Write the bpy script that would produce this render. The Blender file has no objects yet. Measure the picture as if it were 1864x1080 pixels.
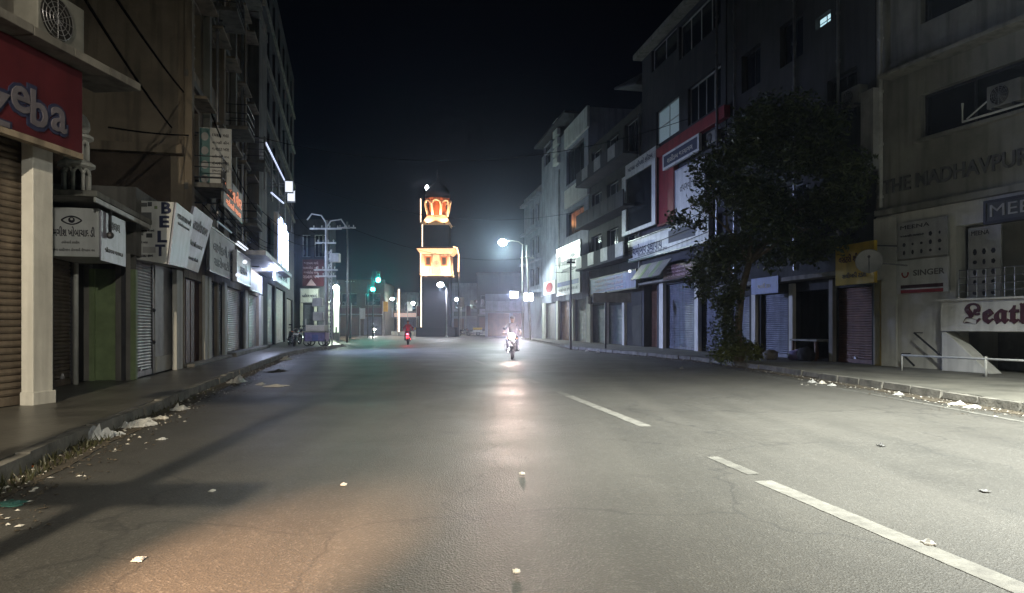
import bpy, bmesh, math, random
from mathutils import Vector, Matrix, noise as mnoise
R = math.radians
random.seed(7)
sc = bpy.context.scene
C = sc.collection

# ------------------------------------------------------------------ camera
CAMH, FOC, CX, HY = 1.35, 1250.0, 932.0, 594.0        # measured from the photograph (1864 px wide)
cd = bpy.data.cameras.new('camera'); cam = bpy.data.objects.new('camera', cd); C.objects.link(cam)
cam.location = (0, 0, CAMH); cam.rotation_euler = (R(90), 0, 0)
cd.sensor_width = 36; cd.lens = 36 * FOC / 1864
cd.shift_y = (HY - 540) / 1864
cd.clip_start = 0.05; cd.clip_end = 3000
sc.camera = cam

# ------------------------------------------------------------------ night sky, added fill sun, exposure
w = bpy.data.worlds.new('World'); sc.world = w; w.use_nodes = True
nt = w.node_tree; bg = nt.nodes['Background']
sky = nt.nodes.new('ShaderNodeTexSky'); sky.sky_type = 'NISHITA'; sky.sun_disc = False
sky.sun_elevation = R(-5.5); sky.sun_rotation = R(-20); sky.altitude = 500
sky.air_density = 1.0; sky.dust_density = 1.5; sky.ozone_density = 3.0
nt.links.new(sky.outputs[0], bg.inputs[0]); bg.inputs[1].default_value = 0.055
sd = bpy.data.lights.new('blue_fill_sun', 'SUN'); sd.energy = 0.012; sd.angle = R(3); sd.color = (0.72, 0.8, 1.0)  # added: faint blue fill for the facades, no moon behind it
so = bpy.data.objects.new('blue_fill_sun', sd); so.rotation_euler = (R(38), R(10), R(-20)); C.objects.link(so)
vs = sc.view_settings; vs.view_transform = 'Standard'; vs.look = 'None'; vs.exposure = 0.0; vs.gamma = 1.0
try: vs.use_curve_mapping = False
except Exception: pass
cy = sc.cycles
cy.use_denoising = True
cy.max_bounces = 4; cy.diffuse_bounces = 2; cy.glossy_bounces = 2; cy.transmission_bounces = 2
cy.use_adaptive_sampling = True; cy.adaptive_threshold = 0.03; cy.adaptive_min_samples = 16
cy.volume_bounces = 1; cy.transparent_max_bounces = 8
cy.sample_clamp_indirect = 4.0; cy.sample_clamp_direct = 0
cy.caustics_reflective = False; cy.caustics_refractive = False
cy.use_light_tree = True

# ------------------------------------------------------------------ materials
M = {}
def mat(name, col, rough=0.8, var=0.25, scale=1.5, bump=0.0, bscale=30, streak=0.0, metal=0.0, spec=0.4, col2=None, coat=0.0):
    m = bpy.data.materials.new(name); m.use_nodes = True
    n = m.node_tree.nodes; l = m.node_tree.links; b = n['Principled BSDF']
    b.inputs['Roughness'].default_value = rough; b.inputs['Metallic'].default_value = metal
    b.inputs['Specular IOR Level'].default_value = spec
    if coat: b.inputs['Coat Weight'].default_value = coat; b.inputs['Coat Roughness'].default_value = 0.1
    g = n.new('ShaderNodeNewGeometry')
    tx = n.new('ShaderNodeTexNoise'); tx.inputs['Scale'].default_value = scale; tx.inputs['Detail'].default_value = 4; tx.inputs['Roughness'].default_value = 0.65
    l.new(g.outputs['Position'], tx.inputs['Vector'])
    rp = n.new('ShaderNodeMapRange'); rp.inputs['From Min'].default_value = 0.3; rp.inputs['From Max'].default_value = 0.7
    l.new(tx.outputs['Fac'], rp.inputs['Value'])
    mx = n.new('ShaderNodeMix'); mx.data_type = 'RGBA'
    c2 = col2 if col2 else tuple(c * (1 - var) for c in col)
    mx.inputs[6].default_value = (*c2, 1); mx.inputs[7].default_value = (*(min(1, c * (1 + var * .5)) for c in col), 1)
    l.new(rp.outputs[0], mx.inputs[0])
    out = mx.outputs[2]
    if streak:
        mp = n.new('ShaderNodeMapping'); mp.inputs['Scale'].default_value = (2.2, 2.2, 0.16)
        l.new(g.outputs['Position'], mp.inputs['Vector'])
        t2 = n.new('ShaderNodeTexNoise'); t2.inputs['Scale'].default_value = 1.6; t2.inputs['Detail'].default_value = 3
        l.new(mp.outputs[0], t2.inputs['Vector'])
        r2 = n.new('ShaderNodeMapRange'); r2.inputs['From Min'].default_value = 0.48; r2.inputs['From Max'].default_value = 0.68
        r2.inputs['To Max'].default_value = streak
        l.new(t2.outputs['Fac'], r2.inputs['Value'])
        m2 = n.new('ShaderNodeMix'); m2.data_type = 'RGBA'; m2.inputs[7].default_value = (*(c * .35 for c in col), 1)
        l.new(r2.outputs[0], m2.inputs[0]); l.new(out, m2.inputs[6]); out = m2.outputs[2]
    l.new(out, b.inputs['Base Color'])
    if bump:
        t3 = n.new('ShaderNodeTexNoise'); t3.inputs['Scale'].default_value = bscale; t3.inputs['Detail'].default_value = 3
        l.new(g.outputs['Position'], t3.inputs['Vector'])
        bp = n.new('ShaderNodeBump'); bp.inputs['Strength'].default_value = bump; bp.inputs['Distance'].default_value = 0.02
        l.new(t3.outputs['Fac'], bp.inputs['Height']); l.new(bp.outputs[0], b.inputs['Normal'])
    M[name] = m; return m
def emit(name, col, strength):
    m = bpy.data.materials.new(name); m.use_nodes = True
    b = m.node_tree.nodes['Principled BSDF']; b.inputs['Base Color'].default_value = (.6, .6, .6, 1)
    b.inputs['Emission Color'].default_value = (*col, 1); b.inputs['Emission Strength'].default_value = strength
    M[name] = m; return m

def asphalt():
    m = bpy.data.materials.new('asphalt'); m.use_nodes = True
    n = m.node_tree.nodes; l = m.node_tree.links; b = n['Principled BSDF']
    g = n.new('ShaderNodeNewGeometry')
    def nz(scale, det=5, vec=None, rough=.6):
        t = n.new('ShaderNodeTexNoise'); t.inputs['Scale'].default_value = scale; t.inputs['Detail'].default_value = det; t.inputs['Roughness'].default_value = rough
        l.new(vec if vec else g.outputs['Position'], t.inputs['Vector']); return t.outputs['Fac']
    def rng(v, a, c, d=0., e=1.):
        r = n.new('ShaderNodeMapRange'); r.inputs[1].default_value = a; r.inputs[2].default_value = c; r.inputs[3].default_value = d; r.inputs[4].default_value = e
        l.new(v, r.inputs[0]); return r.outputs[0]
    def mix(f, a, c, mode='MIX'):
        x = n.new('ShaderNodeMix'); x.data_type = 'RGBA'; x.blend_type = mode
        if isinstance(f, float): x.inputs[0].default_value = f
        else: l.new(f, x.inputs[0])
        for i, q in ((6, a), (7, c)):
            if isinstance(q, tuple): x.inputs[i].default_value = (*q, 1)
            else: l.new(q, x.inputs[i])
        return x.outputs[2]
    big = rng(nz(.22, 6), .35, .65)
    mp = n.new('ShaderNodeMapping'); mp.inputs['Rotation'].default_value = (0, 0, R(12)); mp.inputs['Scale'].default_value = (1.1, .07, 1)
    l.new(g.outputs['Position'], mp.inputs['Vector'])
    lanes = rng(nz(1.0, 4, mp.outputs[0]), .4, .68)
    c = mix(big, (.05, .048, .043), (.096, .092, .081))
    c = mix(rng(lanes, 0, 1, 0, .6), c, (.108, .102, .09))
    vo = n.new('ShaderNodeTexVoronoi'); vo.inputs['Scale'].default_value = 75; l.new(g.outputs['Position'], vo.inputs['Vector'])
    sep = n.new('ShaderNodeSeparateColor'); l.new(vo.outputs['Color'], sep.inputs[0])
    c = mix(rng(sep.outputs[0], .0, 1., 0., .4), c, (.05, .05, .048))
    c = mix(rng(sep.outputs[1], .86, .9, 0., .17), c, (.26, .255, .235))
    # darker oily drips with shapes of their own
    c = mix(rng(nz(.9, 4), .63, .72, 0, .5), c, (.045, .044, .042))
    # tar-sealed cracks
    vc = n.new('ShaderNodeTexVoronoi'); vc.feature = 'DISTANCE_TO_EDGE'; vc.inputs['Scale'].default_value = .33
    wv = n.new('ShaderNodeVectorMath'); wv.operation = 'ADD'
    tn = n.new('ShaderNodeTexNoise'); tn.inputs['Scale'].default_value = 1.3; tn.inputs['Detail'].default_value = 4
    l.new(g.outputs['Position'], tn.inputs['Vector']); l.new(g.outputs['Position'], wv.inputs[0]); l.new(tn.outputs['Color'], wv.inputs[1]); l.new(wv.outputs[0], vc.inputs['Vector'])
    c = mix(rng(vc.outputs['Distance'], .0, .008, .5, 0.), c, (.03, .03, .03))
    l.new(c, b.inputs['Base Color'])
    l.new(rng(nz(.6, 5), .3, .7, .49, .63), b.inputs['Roughness'])
    b.inputs['Specular IOR Level'].default_value = .38
    ad = n.new('ShaderNodeMath'); ad.operation = 'ADD'; l.new(nz(60, 3), ad.inputs[0]); l.new(vo.outputs['Distance'], ad.inputs[1])
    bp = n.new('ShaderNodeBump'); bp.inputs['Strength'].default_value = .55; bp.inputs['Distance'].default_value = .006
    l.new(ad.outputs[0], bp.inputs['Height']); l.new(bp.outputs[0], b.inputs['Normal'])
    M['asphalt'] = m
asphalt()

mat('concrete', (.21, .20, .175), .8, .45, 1.3, .5, 25)
mat('footpath_left', (.12, .115, .10), .38, .5, .8, .35, 12, spec=.5)
mat('footpath_right', (.13, .125, .105), .85, .5, .9, .5, 18)
mat('kerb', (.20, .19, .165), .85, .55, 2.5, .7, 22)
mat('road_paint', (.21, .205, .185), .6, .3, 7, .2, 60, col2=(.13, .126, .115))
mat('worn_paint', (.15, .146, .13), .65, .4, 5, .3, 60, col2=(.09, .088, .08))
mat('faint_paint', (.115, .112, .10), .65, .4, 5, .3, 60, col2=(.075, .073, .067))
mat('dirt', (.085, .07, .05), .95, .5, 4, .8, 20)
mat('tan_plaster', (.30, .245, .18), .9, .35, .7, .4, 18, streak=.75)
mat('grey_plaster', (.21, .20, .18), .9, .35, .8, .4, 18, streak=.7)
mat('cream_plaster', (.29, .285, .25), .9, .3, .7, .35, 18, streak=.6)
mat('white_plaster', (.62, .61, .56), .8, .22, 1.1, .3, 20, streak=.35)
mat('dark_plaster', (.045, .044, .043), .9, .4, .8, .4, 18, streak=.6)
mat('dark_brown_wall', (.10, .075, .055), .9, .4, 2, .5, 20)
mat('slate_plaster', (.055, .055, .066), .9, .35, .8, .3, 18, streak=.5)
mat('bluelit_plaster', (.30, .315, .39), .85, .3, .8, .3, 18, streak=.5)  # pale walls, the bluish sign light put into their colour
mat('shutter_brown', (.185, .15, .115), .5, .45, 3, .15, 40, streak=.5, metal=.25)
mat('shutter_grey', (.27, .26, .26), .45, .35, 2.5, .15, 40, streak=.5, metal=.3)
mat('shutter_blue', (.19, .20, .25), .45, .35, 2.5, .15, 40, streak=.5, metal=.3)
mat('shutter_maroon', (.15, .075, .05), .5, .4, 2.5, .15, 40, streak=.5, metal=.1)
mat('door_wood', (.13, .062, .032), .6, .4, 3, .2, 30)
mat('green_paint', (.22, .29, .14), .7, .3, 2.2, .2, 20, streak=.5)
mat('white_paint', (.62, .62, .58), .55, .25, 2.5, .1, 30, streak=.3)
mat('grey_board', (.42, .42, .42), .6, .3, 2, .05, 30, streak=.3)
mat('sign_white', (.66, .67, .66), .45, .18, 2, 0, 30, streak=.35)
mat('sign_lilac', (.47, .46, .55), .45, .3, 1.6, 0, 30, streak=.35)
mat('sign_red', (.085, .014, .019), .5, .3, 2, 0, 30, streak=.4)
mat('red_trim', (.26, .022, .03), .5, .3, 2, streak=.4)
mat('sign_dark', (.07, .075, .08), .45, .3, 2)
mat('sign_teal', (.10, .22, .22), .5, .3, 2)
mat('sign_yellow', (.62, .42, .035), .5, .2, 2, streak=.3)
mat('ochre_paint', (.17, .125, .035), .6, .3, 2, streak=.4)
mat('sign_blue', (.10, .13, .33), .5, .25, 2, streak=.3)
mat('ink_black', (.025, .025, .035), .6, .1, 3)
mat('ink_navy', (.025, .03, .07), .6, .1, 3)
mat('ink_red', (.30, .02, .02), .6, .2, 3)
mat('ink_maroon', (.05, .008, .011), .6, .2, 3)
mat('ink_grey', (.13, .13, .13), .6, .2, 3)
mat('ink_cream', (.55, .50, .42), .6, .2, 3)
mat('ac_casing', (.22, .22, .20), .6, .3, 2, streak=.4)
mat('letter_dull', (.13, .12, .14), .6, .3, 3)
mat('ink_pink', (.50, .34, .38), .6, .2, 3)
mat('steel', (.35, .35, .36), .4, .3, 3, .1, 30, metal=.8)
mat('steel_dark', (.06, .06, .065), .5, .3, 3, .1, 30, metal=.5)
mat('pole_pale', (.55, .55, .53), .6, .35, 2, .2, 20, streak=.4)
mat('rubber', (.02, .02, .02), .7, .3, 8, .1, 30)
mat('black_paint', (.025, .025, .028), .25, .2, 5, coat=.5)
mat('red_paint', (.35, .015, .02), .25, .2, 5, coat=.5)
mat('chrome', (.7, .7, .72), .15, .1, 5, metal=1)
mat('cable', (.008, .008, .008), 1, .1, 5, spec=.0)
mat('glass_dark', (.015, .018, .022), .12, .2, 1, spec=.6)
mat('interior_dark', (.02, .019, .018), .9, .3, 2)
mat('bark', (.17, .14, .10), .9, .45, 6, .9, 18)
def leafmat(nm, a, bcol):
    m = mat(nm, a, .5, .3, 3.0, col2=bcol)
    b = m.node_tree.nodes['Principled BSDF']; b.inputs['Transmission Weight'].default_value = 0; b.inputs['Subsurface Weight'].default_value = 0
leafmat('leaf', (.075, .10, .03), (.026, .04, .013)); leafmat('weed', (.05, .05, .02), (.02, .022, .01)); leafmat('leaf_light', (.13, .15, .04), (.06, .08, .02))
mat('plastic_white', (.46, .46, .44), .4, .15, 12)
mat('plastic_clear', (.42, .44, .45), .25, .3, 12)
mat('plastic_orange', (.75, .22, .05), .4, .3, 12)
mat('plastic_teal', (.05, .15, .13), .45, .3, 12)
mat('paper', (.62, .59, .52), .8, .2, 15)
mat('cloth_dark', (.022, .022, .028), .9, .3, 12, .3, 60)
mat('cloth_red', (.20, .02, .03), .9, .3, 12, .3, 60)
mat('cloth_jeans', (.025, .03, .05), .9, .3, 12, .3, 60)
mat('skin', (.30, .17, .11), .55, .15, 12)
mat('hair', (.015, .012, .01), .5, .2, 20)
mat('tarp', (.16, .14, .30), .5, .4, 4, .3, 10)
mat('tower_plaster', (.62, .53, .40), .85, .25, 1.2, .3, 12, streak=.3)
mat('tower_unlit', (.016, .012, .013), .9, .3, 1.2, .3, 12)  # unlit shaft and dome, their shade put into the colour
mat('terracotta', (.42, .14, .05), .85, .3, 2)
mat('roof_sheet', (.30, .31, .34), .5, .35, 2, metal=.4, streak=.4)
emit('em_lamp_white', (.80, 1.0, .94), 130); emit('em_lamp_warm', (1, .62, .3), 40)
emit('em_lamp_blue', (.82, .88, 1.0), 50); emit('em_sign_blue', (.52, .66, 1.0), 6)
emit('em_tube', (.62, .70, 1.0), 1.1); emit('em_green', (.03, 1.0, .75), 110); emit('em_red', (1, .06, .10), 14)
emit('em_warm_strip', (1, .55, .25), 4.5); emit('em_head', (1, .82, .72), 700); emit('em_window', (.55, .85, .95), 1.0)
emit('em_window_soft', (.35, .55, .65), .16); emit('em_orange_sign', (1, .27, .10), .75); emit('em_fluor', (.80, 1, .72), 1.6)
emit('em_signpanel', (.85, .9, 1.0), 1.2); emit('em_greenpanel', (.55, .7, .45), .22); emit('em_dot', (1, .9, .8), 9)
emit('em_farsign', (1, .62, .5), .5); emit('em_strip_tower', (1, .74, .52), 2.6)

# ------------------------------------------------------------------ builders
class MB:
    def __init__(s): s.v = []; s.f = []; s.mi = []
    def add(s, vs, fs):
        k = len(s.v); s.v += [tuple(v) for v in vs]; s.f += [tuple(i + k for i in f) for f in fs]
        return s
    def hexa(s, p):            # 8 points: bottom 4 ccw, top 4 ccw
        return s.add(p, [(3, 2, 1, 0), (4, 5, 6, 7), (0, 1, 5, 4), (1, 2, 6, 5), (2, 3, 7, 6), (3, 0, 4, 7)])
    def box(s, x0, x1, y0, y1, z0, z1):
        return s.hexa([(x0, y0, z0), (x1, y0, z0), (x1, y1, z0), (x0, y1, z0), (x0, y0, z1), (x1, y0, z1), (x1, y1, z1), (x0, y1, z1)])
    def quad(s, a, b, c, d): return s.add([a, b, c, d], [(0, 1, 2, 3)])
    def tube(s, pts, rad, seg=8, cap=True):
        pts = [Vector(p) for p in pts]
        if not isinstance(rad, (list, tuple)): rad = [rad] * len(pts)
        rings = []
        for i, p in enumerate(pts):
            t = (pts[min(i + 1, len(pts) - 1)] - pts[max(i - 1, 0)]).normalized()
            a = Vector((0, 0, 1)) if abs(t.z) < .9 else Vector((1, 0, 0))
            u = t.cross(a).normalized(); v = t.cross(u)
            rings.append([p + (u * math.cos(2 * math.pi * k / seg) + v * math.sin(2 * math.pi * k / seg)) * rad[i] for k in range(seg)])
        vs = [q for r in rings for q in r]; fs = []
        for i in range(len(pts) - 1):
            for k in range(seg):
                a, b = i * seg + k, i * seg + (k + 1) % seg
                fs.append((a, b, b + seg, a + seg))
        if cap: fs += [tuple(range(seg)), tuple(reversed(range((len(pts) - 1) * seg, len(pts) * seg)))]
        return s.add(vs, fs)
    def lathe(s, prof, seg=16, c=(0, 0, 0), sx=1, sy=1, rot=0):
        vs = []; fs = []
        for r, z in prof:
            for k in range(seg):
                a = 2 * math.pi * k / seg + rot
                vs.append((c[0] + r * math.cos(a) * sx, c[1] + r * math.sin(a) * sy, c[2] + z))
        for i in range(len(prof) - 1):
            for k in range(seg):
                a, b = i * seg + k, i * seg + (k + 1) % seg
                fs.append((a, b, b + seg, a + seg))
        fs += [tuple(reversed(range(seg))), tuple(range((len(prof) - 1) * seg, len(prof) * seg))]
        return s.add(vs, fs)
    def ball(s, c, r, sx=1, sy=1, sz=1, seg=12, rings=7):
        prof = [(max(1e-3, math.sin(math.pi * i / rings)) * r, -math.cos(math.pi * i / rings) * r * sz) for i in range(rings + 1)]
        return s.lathe(prof, seg, c, sx, sy)
    def torus(s, c, r, t, axis='y', seg=24, sub=8):
        vs = []; fs = []
        for i in range(seg):
            a = 2 * math.pi * i / seg
            for j in range(sub):
                b = 2 * math.pi * j / sub; q = r + t * math.cos(b)
                vs.append((c[0] + q * math.cos(a), c[1] + t * math.sin(b), c[2] + q * math.sin(a)))
        for i in range(seg):
            for j in range(sub):
                fs.append((i * sub + j, ((i + 1) % seg) * sub + j, ((i + 1) % seg) * sub + (j + 1) % sub, i * sub + (j + 1) % sub))
        return s.add(vs, fs)
    def mesh(s, name, smooth=False):
        me = bpy.data.meshes.new(name); me.from_pydata(s.v, [], s.f); me.update()
        bm = bmesh.new(); bm.from_mesh(me); bmesh.ops.recalc_face_normals(bm, faces=bm.faces); bm.to_mesh(me); bm.free()
        if smooth:
            for p in me.polygons: p.use_smooth = True
        return me

UP = Vector((0, 0, 1))
ORG = {}
def link_mesh(name, me, material, parent=None, loc=(0, 0, 0)):
    o = bpy.data.objects.new(name, me); C.objects.link(o)
    if material and not me.materials: me.materials.append(M[material] if isinstance(material, str) else material)
    o.location = loc
    if parent: o.parent = parent
    return o
def top_origin(o):
    p = o
    while p.parent: p = p.parent
    return Vector(ORG.get(p.name, (0, 0, 0)))
def part(name, mb, material, parent, smooth=False, label=None, bevel=0):
    """mesh given in world coordinates -> child of parent (all parents sit at plain offsets)"""
    org = top_origin(parent); 
    mb2 = MB(); mb2.v = [tuple(Vector(v) - org) for v in mb.v]; mb2.f = mb.f
    o = link_mesh(name, mb2.mesh(name, smooth), material, parent)
    if label: o['label'] = label
    if bevel: bev(o, bevel)
    return o
def bev(o, wd):
    b = o.modifiers.new('bevel', 'BEVEL'); b.width = wd; b.segments = 2; b.limit_method = 'ANGLE'; b.angle_limit = R(40)
def tag(o, label, cat, group=None, kind=None):
    if label: o['label'] = label
    if cat: o['category'] = cat
    if group: o['group'] = group
    if kind: o['kind'] = kind
    return o
def thing(name, label, cat, loc=(0, 0, 0), group=None):
    o = bpy.data.objects.new(name, None); C.objects.link(o); o.location = loc; o.empty_display_size = .2
    ORG[o.name] = tuple(loc); return tag(o, label, cat, group)
def single(name, mb, material, label, cat, group=None, kind=None, smooth=False, bevel=0):
    """a thing that is one mesh, origin at its base centre"""
    xs = [v[0] for v in mb.v]; ys = [v[1] for v in mb.v]; zs = [v[2] for v in mb.v]
    org = Vector(((min(xs) + max(xs)) / 2, (min(ys) + max(ys)) / 2, min(zs)))
    mb2 = MB(); mb2.v = [tuple(Vector(v) - org) for v in mb.v]; mb2.f = mb.f
    o = link_mesh(name, mb2.mesh(name, smooth), material, None, org); ORG[o.name] = tuple(org)
    if bevel: bev(o, bevel)
    return tag(o, label, cat, group, kind)
def structure(name, mb, material, smooth=False):
    o = link_mesh(name, mb.mesh(name, smooth), material); o['kind'] = 'structure'; return o
def copy_tree(o, parent=None):
    c = o.copy(); C.objects.link(c); c.parent = parent
    for ch in list(o.children): copy_tree(ch, c)
    return c
def lamp(kind, parent, loc, power, col, size=.15, rot=None, spot=None, blend=.6):
    ld = bpy.data.lights.new('bulb', kind); ld.energy = power; ld.color = col
    if kind in ('POINT', 'SPOT'): ld.shadow_soft_size = size
    if kind == 'SPOT': ld.spot_size = R(spot); ld.spot_blend = blend
    if kind == 'AREA': ld.size = size
    o = bpy.data.objects.new('bulb', ld); C.objects.link(o)
    o.location = Vector(loc) - top_origin(parent); o.parent = parent
    if rot is not None:
        o.rotation_mode = 'QUATERNION'; o.rotation_quaternion = Vector(rot).normalized().to_track_quat('-Z', 'Y')
    return o

class Face:
    """a vertical facade plane: origin on the ground, u along it, n out towards the street"""
    def __init__(s, ox, oy, ux, uy, flip=1):
        L = math.hypot(ux, uy); s.o = (ox, oy); s.u = (ux / L, uy / L)
        s.n = (s.u[1] * flip, -s.u[0] * flip)
    def pt(s, a, z, d=0.): return (s.o[0] + s.u[0] * a + s.n[0] * d, s.o[1] + s.u[1] * a + s.n[1] * d, z)
    def S(s, px, d=0.):
        k = (px - CX) / FOC; ox = s.o[0] + s.n[0] * d; oy = s.o[1] + s.n[1] * d
        return (k * oy - ox) / (s.u[0] - k * s.u[1])
    def Z(s, px, py, d=0.):
        Y = s.pt(s.S(px, d), 0, d)[1]; return CAMH + (HY - py) * Y / FOC
    def box(s, mb, a0, a1, z0, z1, d0, d1):
        p = lambda a, d, z: s.pt(a, z, d)
        mb.hexa([p(a0, d0, z0), p(a1, d0, z0), p(a1, d1, z0), p(a0, d1, z0), p(a0, d0, z1), p(a1, d0, z1), p(a1, d1, z1), p(a0, d1, z1)])
        return mb
    def right(s): return Vector((-s.n[1], s.n[0], 0))
    def normal(s): return Vector((s.n[0], s.n[1], 0))
def ground(px, py, z=0.):
    Y = (CAMH - z) * FOC / (py - HY); return Vector(((px - CX) / FOC * Y, Y, z))
def at(px, py, Y): return Vector(((px - CX) / FOC * Y, Y, CAMH + (HY - py) * Y / FOC))

def frame_matrix(pos, right, normal):
    r = Vector(right).normalized(); n = Vector(normal).normalized(); u = n.cross(r)
    return Matrix(((r.x, u.x, n.x, pos[0]), (r.y, u.y, n.y, pos[1]), (r.z, u.z, n.z, pos[2]), (0, 0, 0, 1)))
_text_cache = {}
def text(body, parent, pos, right, normal, height, material, width=None, depth=.012, shear=0., bold=0., name='lettering'):
    """raised lettering centred on pos"""
    cu = bpy.data.curves.new('t', 'FONT'); cu.body = body; cu.size = 1; cu.extrude = depth; cu.align_x = 'CENTER'; cu.shear = shear; cu.offset = bold
    cu.resolution_u = 3
    to = bpy.data.objects.new('t', cu); C.objects.link(to)
    dg = bpy.context.evaluated_depsgraph_get(); me = bpy.data.meshes.new_from_object(to.evaluated_get(dg))
    bpy.data.objects.remove(to); bpy.data.curves.remove(cu)
    if not me.vertices: return None
    xs = [v.co.x for v in me.vertices]; ys = [v.co.y for v in me.vertices]
    hx, hy = max(xs) - min(xs), max(ys) - min(ys); sy = height / hy; sx = (width / hx) if width else sy
    cx, cyy = (max(xs) + min(xs)) / 2, (max(ys) + min(ys)) / 2
    mtx = frame_matrix(Vector(pos) - top_origin(parent), right, normal)
    for v in me.vertices: v.co = mtx @ Vector(((v.co.x - cx) * sx, (v.co.y - cyy) * sy, v.co.z))
    me.materials.clear()
    return link_mesh(name, me, material, parent)
def scribble(parent, pos, right, normal, wd, ht, n, material, seed=0, lw=.12, name='lettering', depth=.006):
    """a line of writing too blurred to read: n stroke glyphs"""
    rd = random.Random(seed); cons = '\u0a95\u0a96\u0a97\u0a9a\u0a9c\u0a9f\u0aa1\u0aa4\u0aa6\u0aa8\u0aaa\u0aac\u0aae\u0aaf\u0ab0\u0ab2\u0ab5\u0ab6\u0ab8\u0ab9'
    t = ''
    for i in range(n):
        t += rd.choice(cons)
        if rd.random() < .35: t += rd.choice('\u0abe\u0ac0\u0acb')
        if i and i % 4 == 3 and i < n - 1: t += ' '
    return text(t, parent, pos, right, normal, ht, material, width=wd, depth=max(depth, .004) * .8, bold=.018, name=name)
def panel(mb, pos, right, normal, wd, ht, th=.04):
    m = frame_matrix(pos, right, normal); a, b = wd / 2, ht / 2
    mb.hexa([m @ Vector(p) for p in ((-a, -b, -th), (a, -b, -th), (a, -b, 0), (-a, -b, 0), (-a, b, -th), (a, b, -th), (a, b, 0), (-a, b, 0))])
    return mb
def disc(mb, pos, right, normal, rx, ry, th=.01, seg=20, a0=0, a1=2 * math.pi):
    m = frame_matrix(pos, right, normal); vs = []
    for z in (0, th):
        for k in range(seg): 
            a = a0 + (a1 - a0) * k / seg
            vs.append(m @ Vector((rx * math.cos(a), ry * math.sin(a), z)))
    fs = [tuple(reversed(range(seg))), tuple(range(seg, 2 * seg))] + [(k, (k + 1) % seg, (k + 1) % seg + seg, k + seg) for k in range(seg)]
    return mb.add(vs, fs)

LF = Face(-4.76 - .24 * 9, 9, -.24, 1, 1)              # left street line
RF = Face(15 - .18 * 21.1, 21.1, -.18, 1, -1)          # right street line
ZF = Face(-7.4, 11, .1, 1, 1)                          # near left shop, turned towards the camera
MF = Face(11.2, 21.1, .345, -1, 1)                     # near right building
HAZE = 0.00095
KF = 0.15                                              # height of the footpaths

# ------------------------------------------------------------------ ground, road, footpaths
g = MB(); N = 40
xs = [-330 + 660 * i / N for i in range(N + 1)]; ys = [-60 + 420 * i / N for i in range(N + 1)]
g.add([(x, y, 0) for y in ys for x in xs], [(j * (N + 1) + i, j * (N + 1) + i + 1, (j + 1) * (N + 1) + i + 1, (j + 1) * (N + 1) + i) for j in range(N) for i in range(N)])
structure('road', g, 'asphalt')
LK = [(-20, 1.2), (-8, -1.2), (0, -2.85), (5.7, -4.32), (7.8, -4.9), (12, -5.85), (16.7, -6.95), (24, -8.6), (31, -10.2), (37, -11.0), (41, -10.95), (46, -11.3), (50, -12.6), (62, -16.0)]
RK = [(-20, 9.8), (0, 8.5), (10.5, 7.95), (16, 7.85), (20.8, 7.7), (26.8, 7.1), (33, 5.5), (40, 3.6), (52, 2.9), (64, 1.7), (72, .9)]
def interp(L, y):
    for (y0, x0), (y1, x1) in zip(L, L[1:]):
        if y0 <= y <= y1: return x0 + (x1 - x0) * (y - y0) / (y1 - y0)
    return L[-1][1] if y > L[-1][0] else L[0][1]
def strip(mb, edge, inner, z, ys):
    a = [(edge(y), y) for y in ys]; b = [(inner(y), y) for y in ys]; n = len(ys)
    vs = [(x, y, z) for x, y in a] + [(x, y, z) for x, y in b] + [(x, y, -.05) for x, y in a] + [(x, y, -.05) for x, y in b]
    fs = []
    for i in range(n - 1): fs += [(i, i + 1, n + i + 1, n + i), (i, 2 * n + i, 2 * n + i + 1, i + 1), (n + i, n + i + 1, 3 * n + i + 1, 3 * n + i)]
    fs += [(0, n, 3 * n, 2 * n), (n - 1, 3 * n - 1, 4 * n - 1, 2 * n - 1)]
    return mb.add(vs, fs)
ysL = [-20 + i for i in range(83)]; ysR = [-20 + i for i in range(93)]
structure('footpath_left', strip(MB(), lambda y: interp(LK, y) - .16, lambda y: -4.76 - .24 * y - 14, KF, ysL), 'footpath_left')
structure('footpath_right', strip(MB(), lambda y: interp(RK, y) + .16, lambda y: 15 - .18 * y + 14, KF, ysR), 'footpath_right')
# kerb stones, one by one where they can be told apart
def kerbs(name, L, side, y0, y1, step):
    root = MB(); strip(root, lambda y: interp(L, y) - side * .02, lambda y: interp(L, y) - side * .15, .03, ysL if side < 0 else ysR)
    k = structure(name, root, 'dirt')
    shapes = []
    rd = random.Random(5)
    for v in range(4):
        b = MB(); a = .46 + rd.uniform(-.01, .005); h = KF + rd.uniform(-.012, .012)
        b.hexa([(-.075, -a, -.04), (.075, -a, -.04), (.075, a, -.04), (-.075, a, -.04), (-.06, -a, h), (.066, -a, h), (.066, a, h + rd.uniform(-.008, .008)), (-.06, a, h)])
        me = b.mesh('kerb_stone'); me.materials.append(M['kerb']); shapes.append(me)
    y = y0
    while y < y1:
        x = interp(L, y); dx = (interp(L, y + .4) - interp(L, y - .4)) / .8; c = 1 / math.hypot(1, dx)
        o = bpy.data.objects.new('kerb_stone', rd.choice(shapes)); C.objects.link(o); o.parent = k
        o.location = (x - side * .085 + rd.uniform(-.012, .012), y, rd.uniform(-.012, .006)); o.rotation_euler = (rd.uniform(-.008, .008), rd.uniform(-.03, .03), math.atan2(-dx, 1) + rd.uniform(-.02, .02))
        y += step * c
    return k
kerbs('kerb_left', LK, 1, 3.2, 60, .965); kerbs('kerb_right', RK, -1, 4.5, 70, .965)
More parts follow.
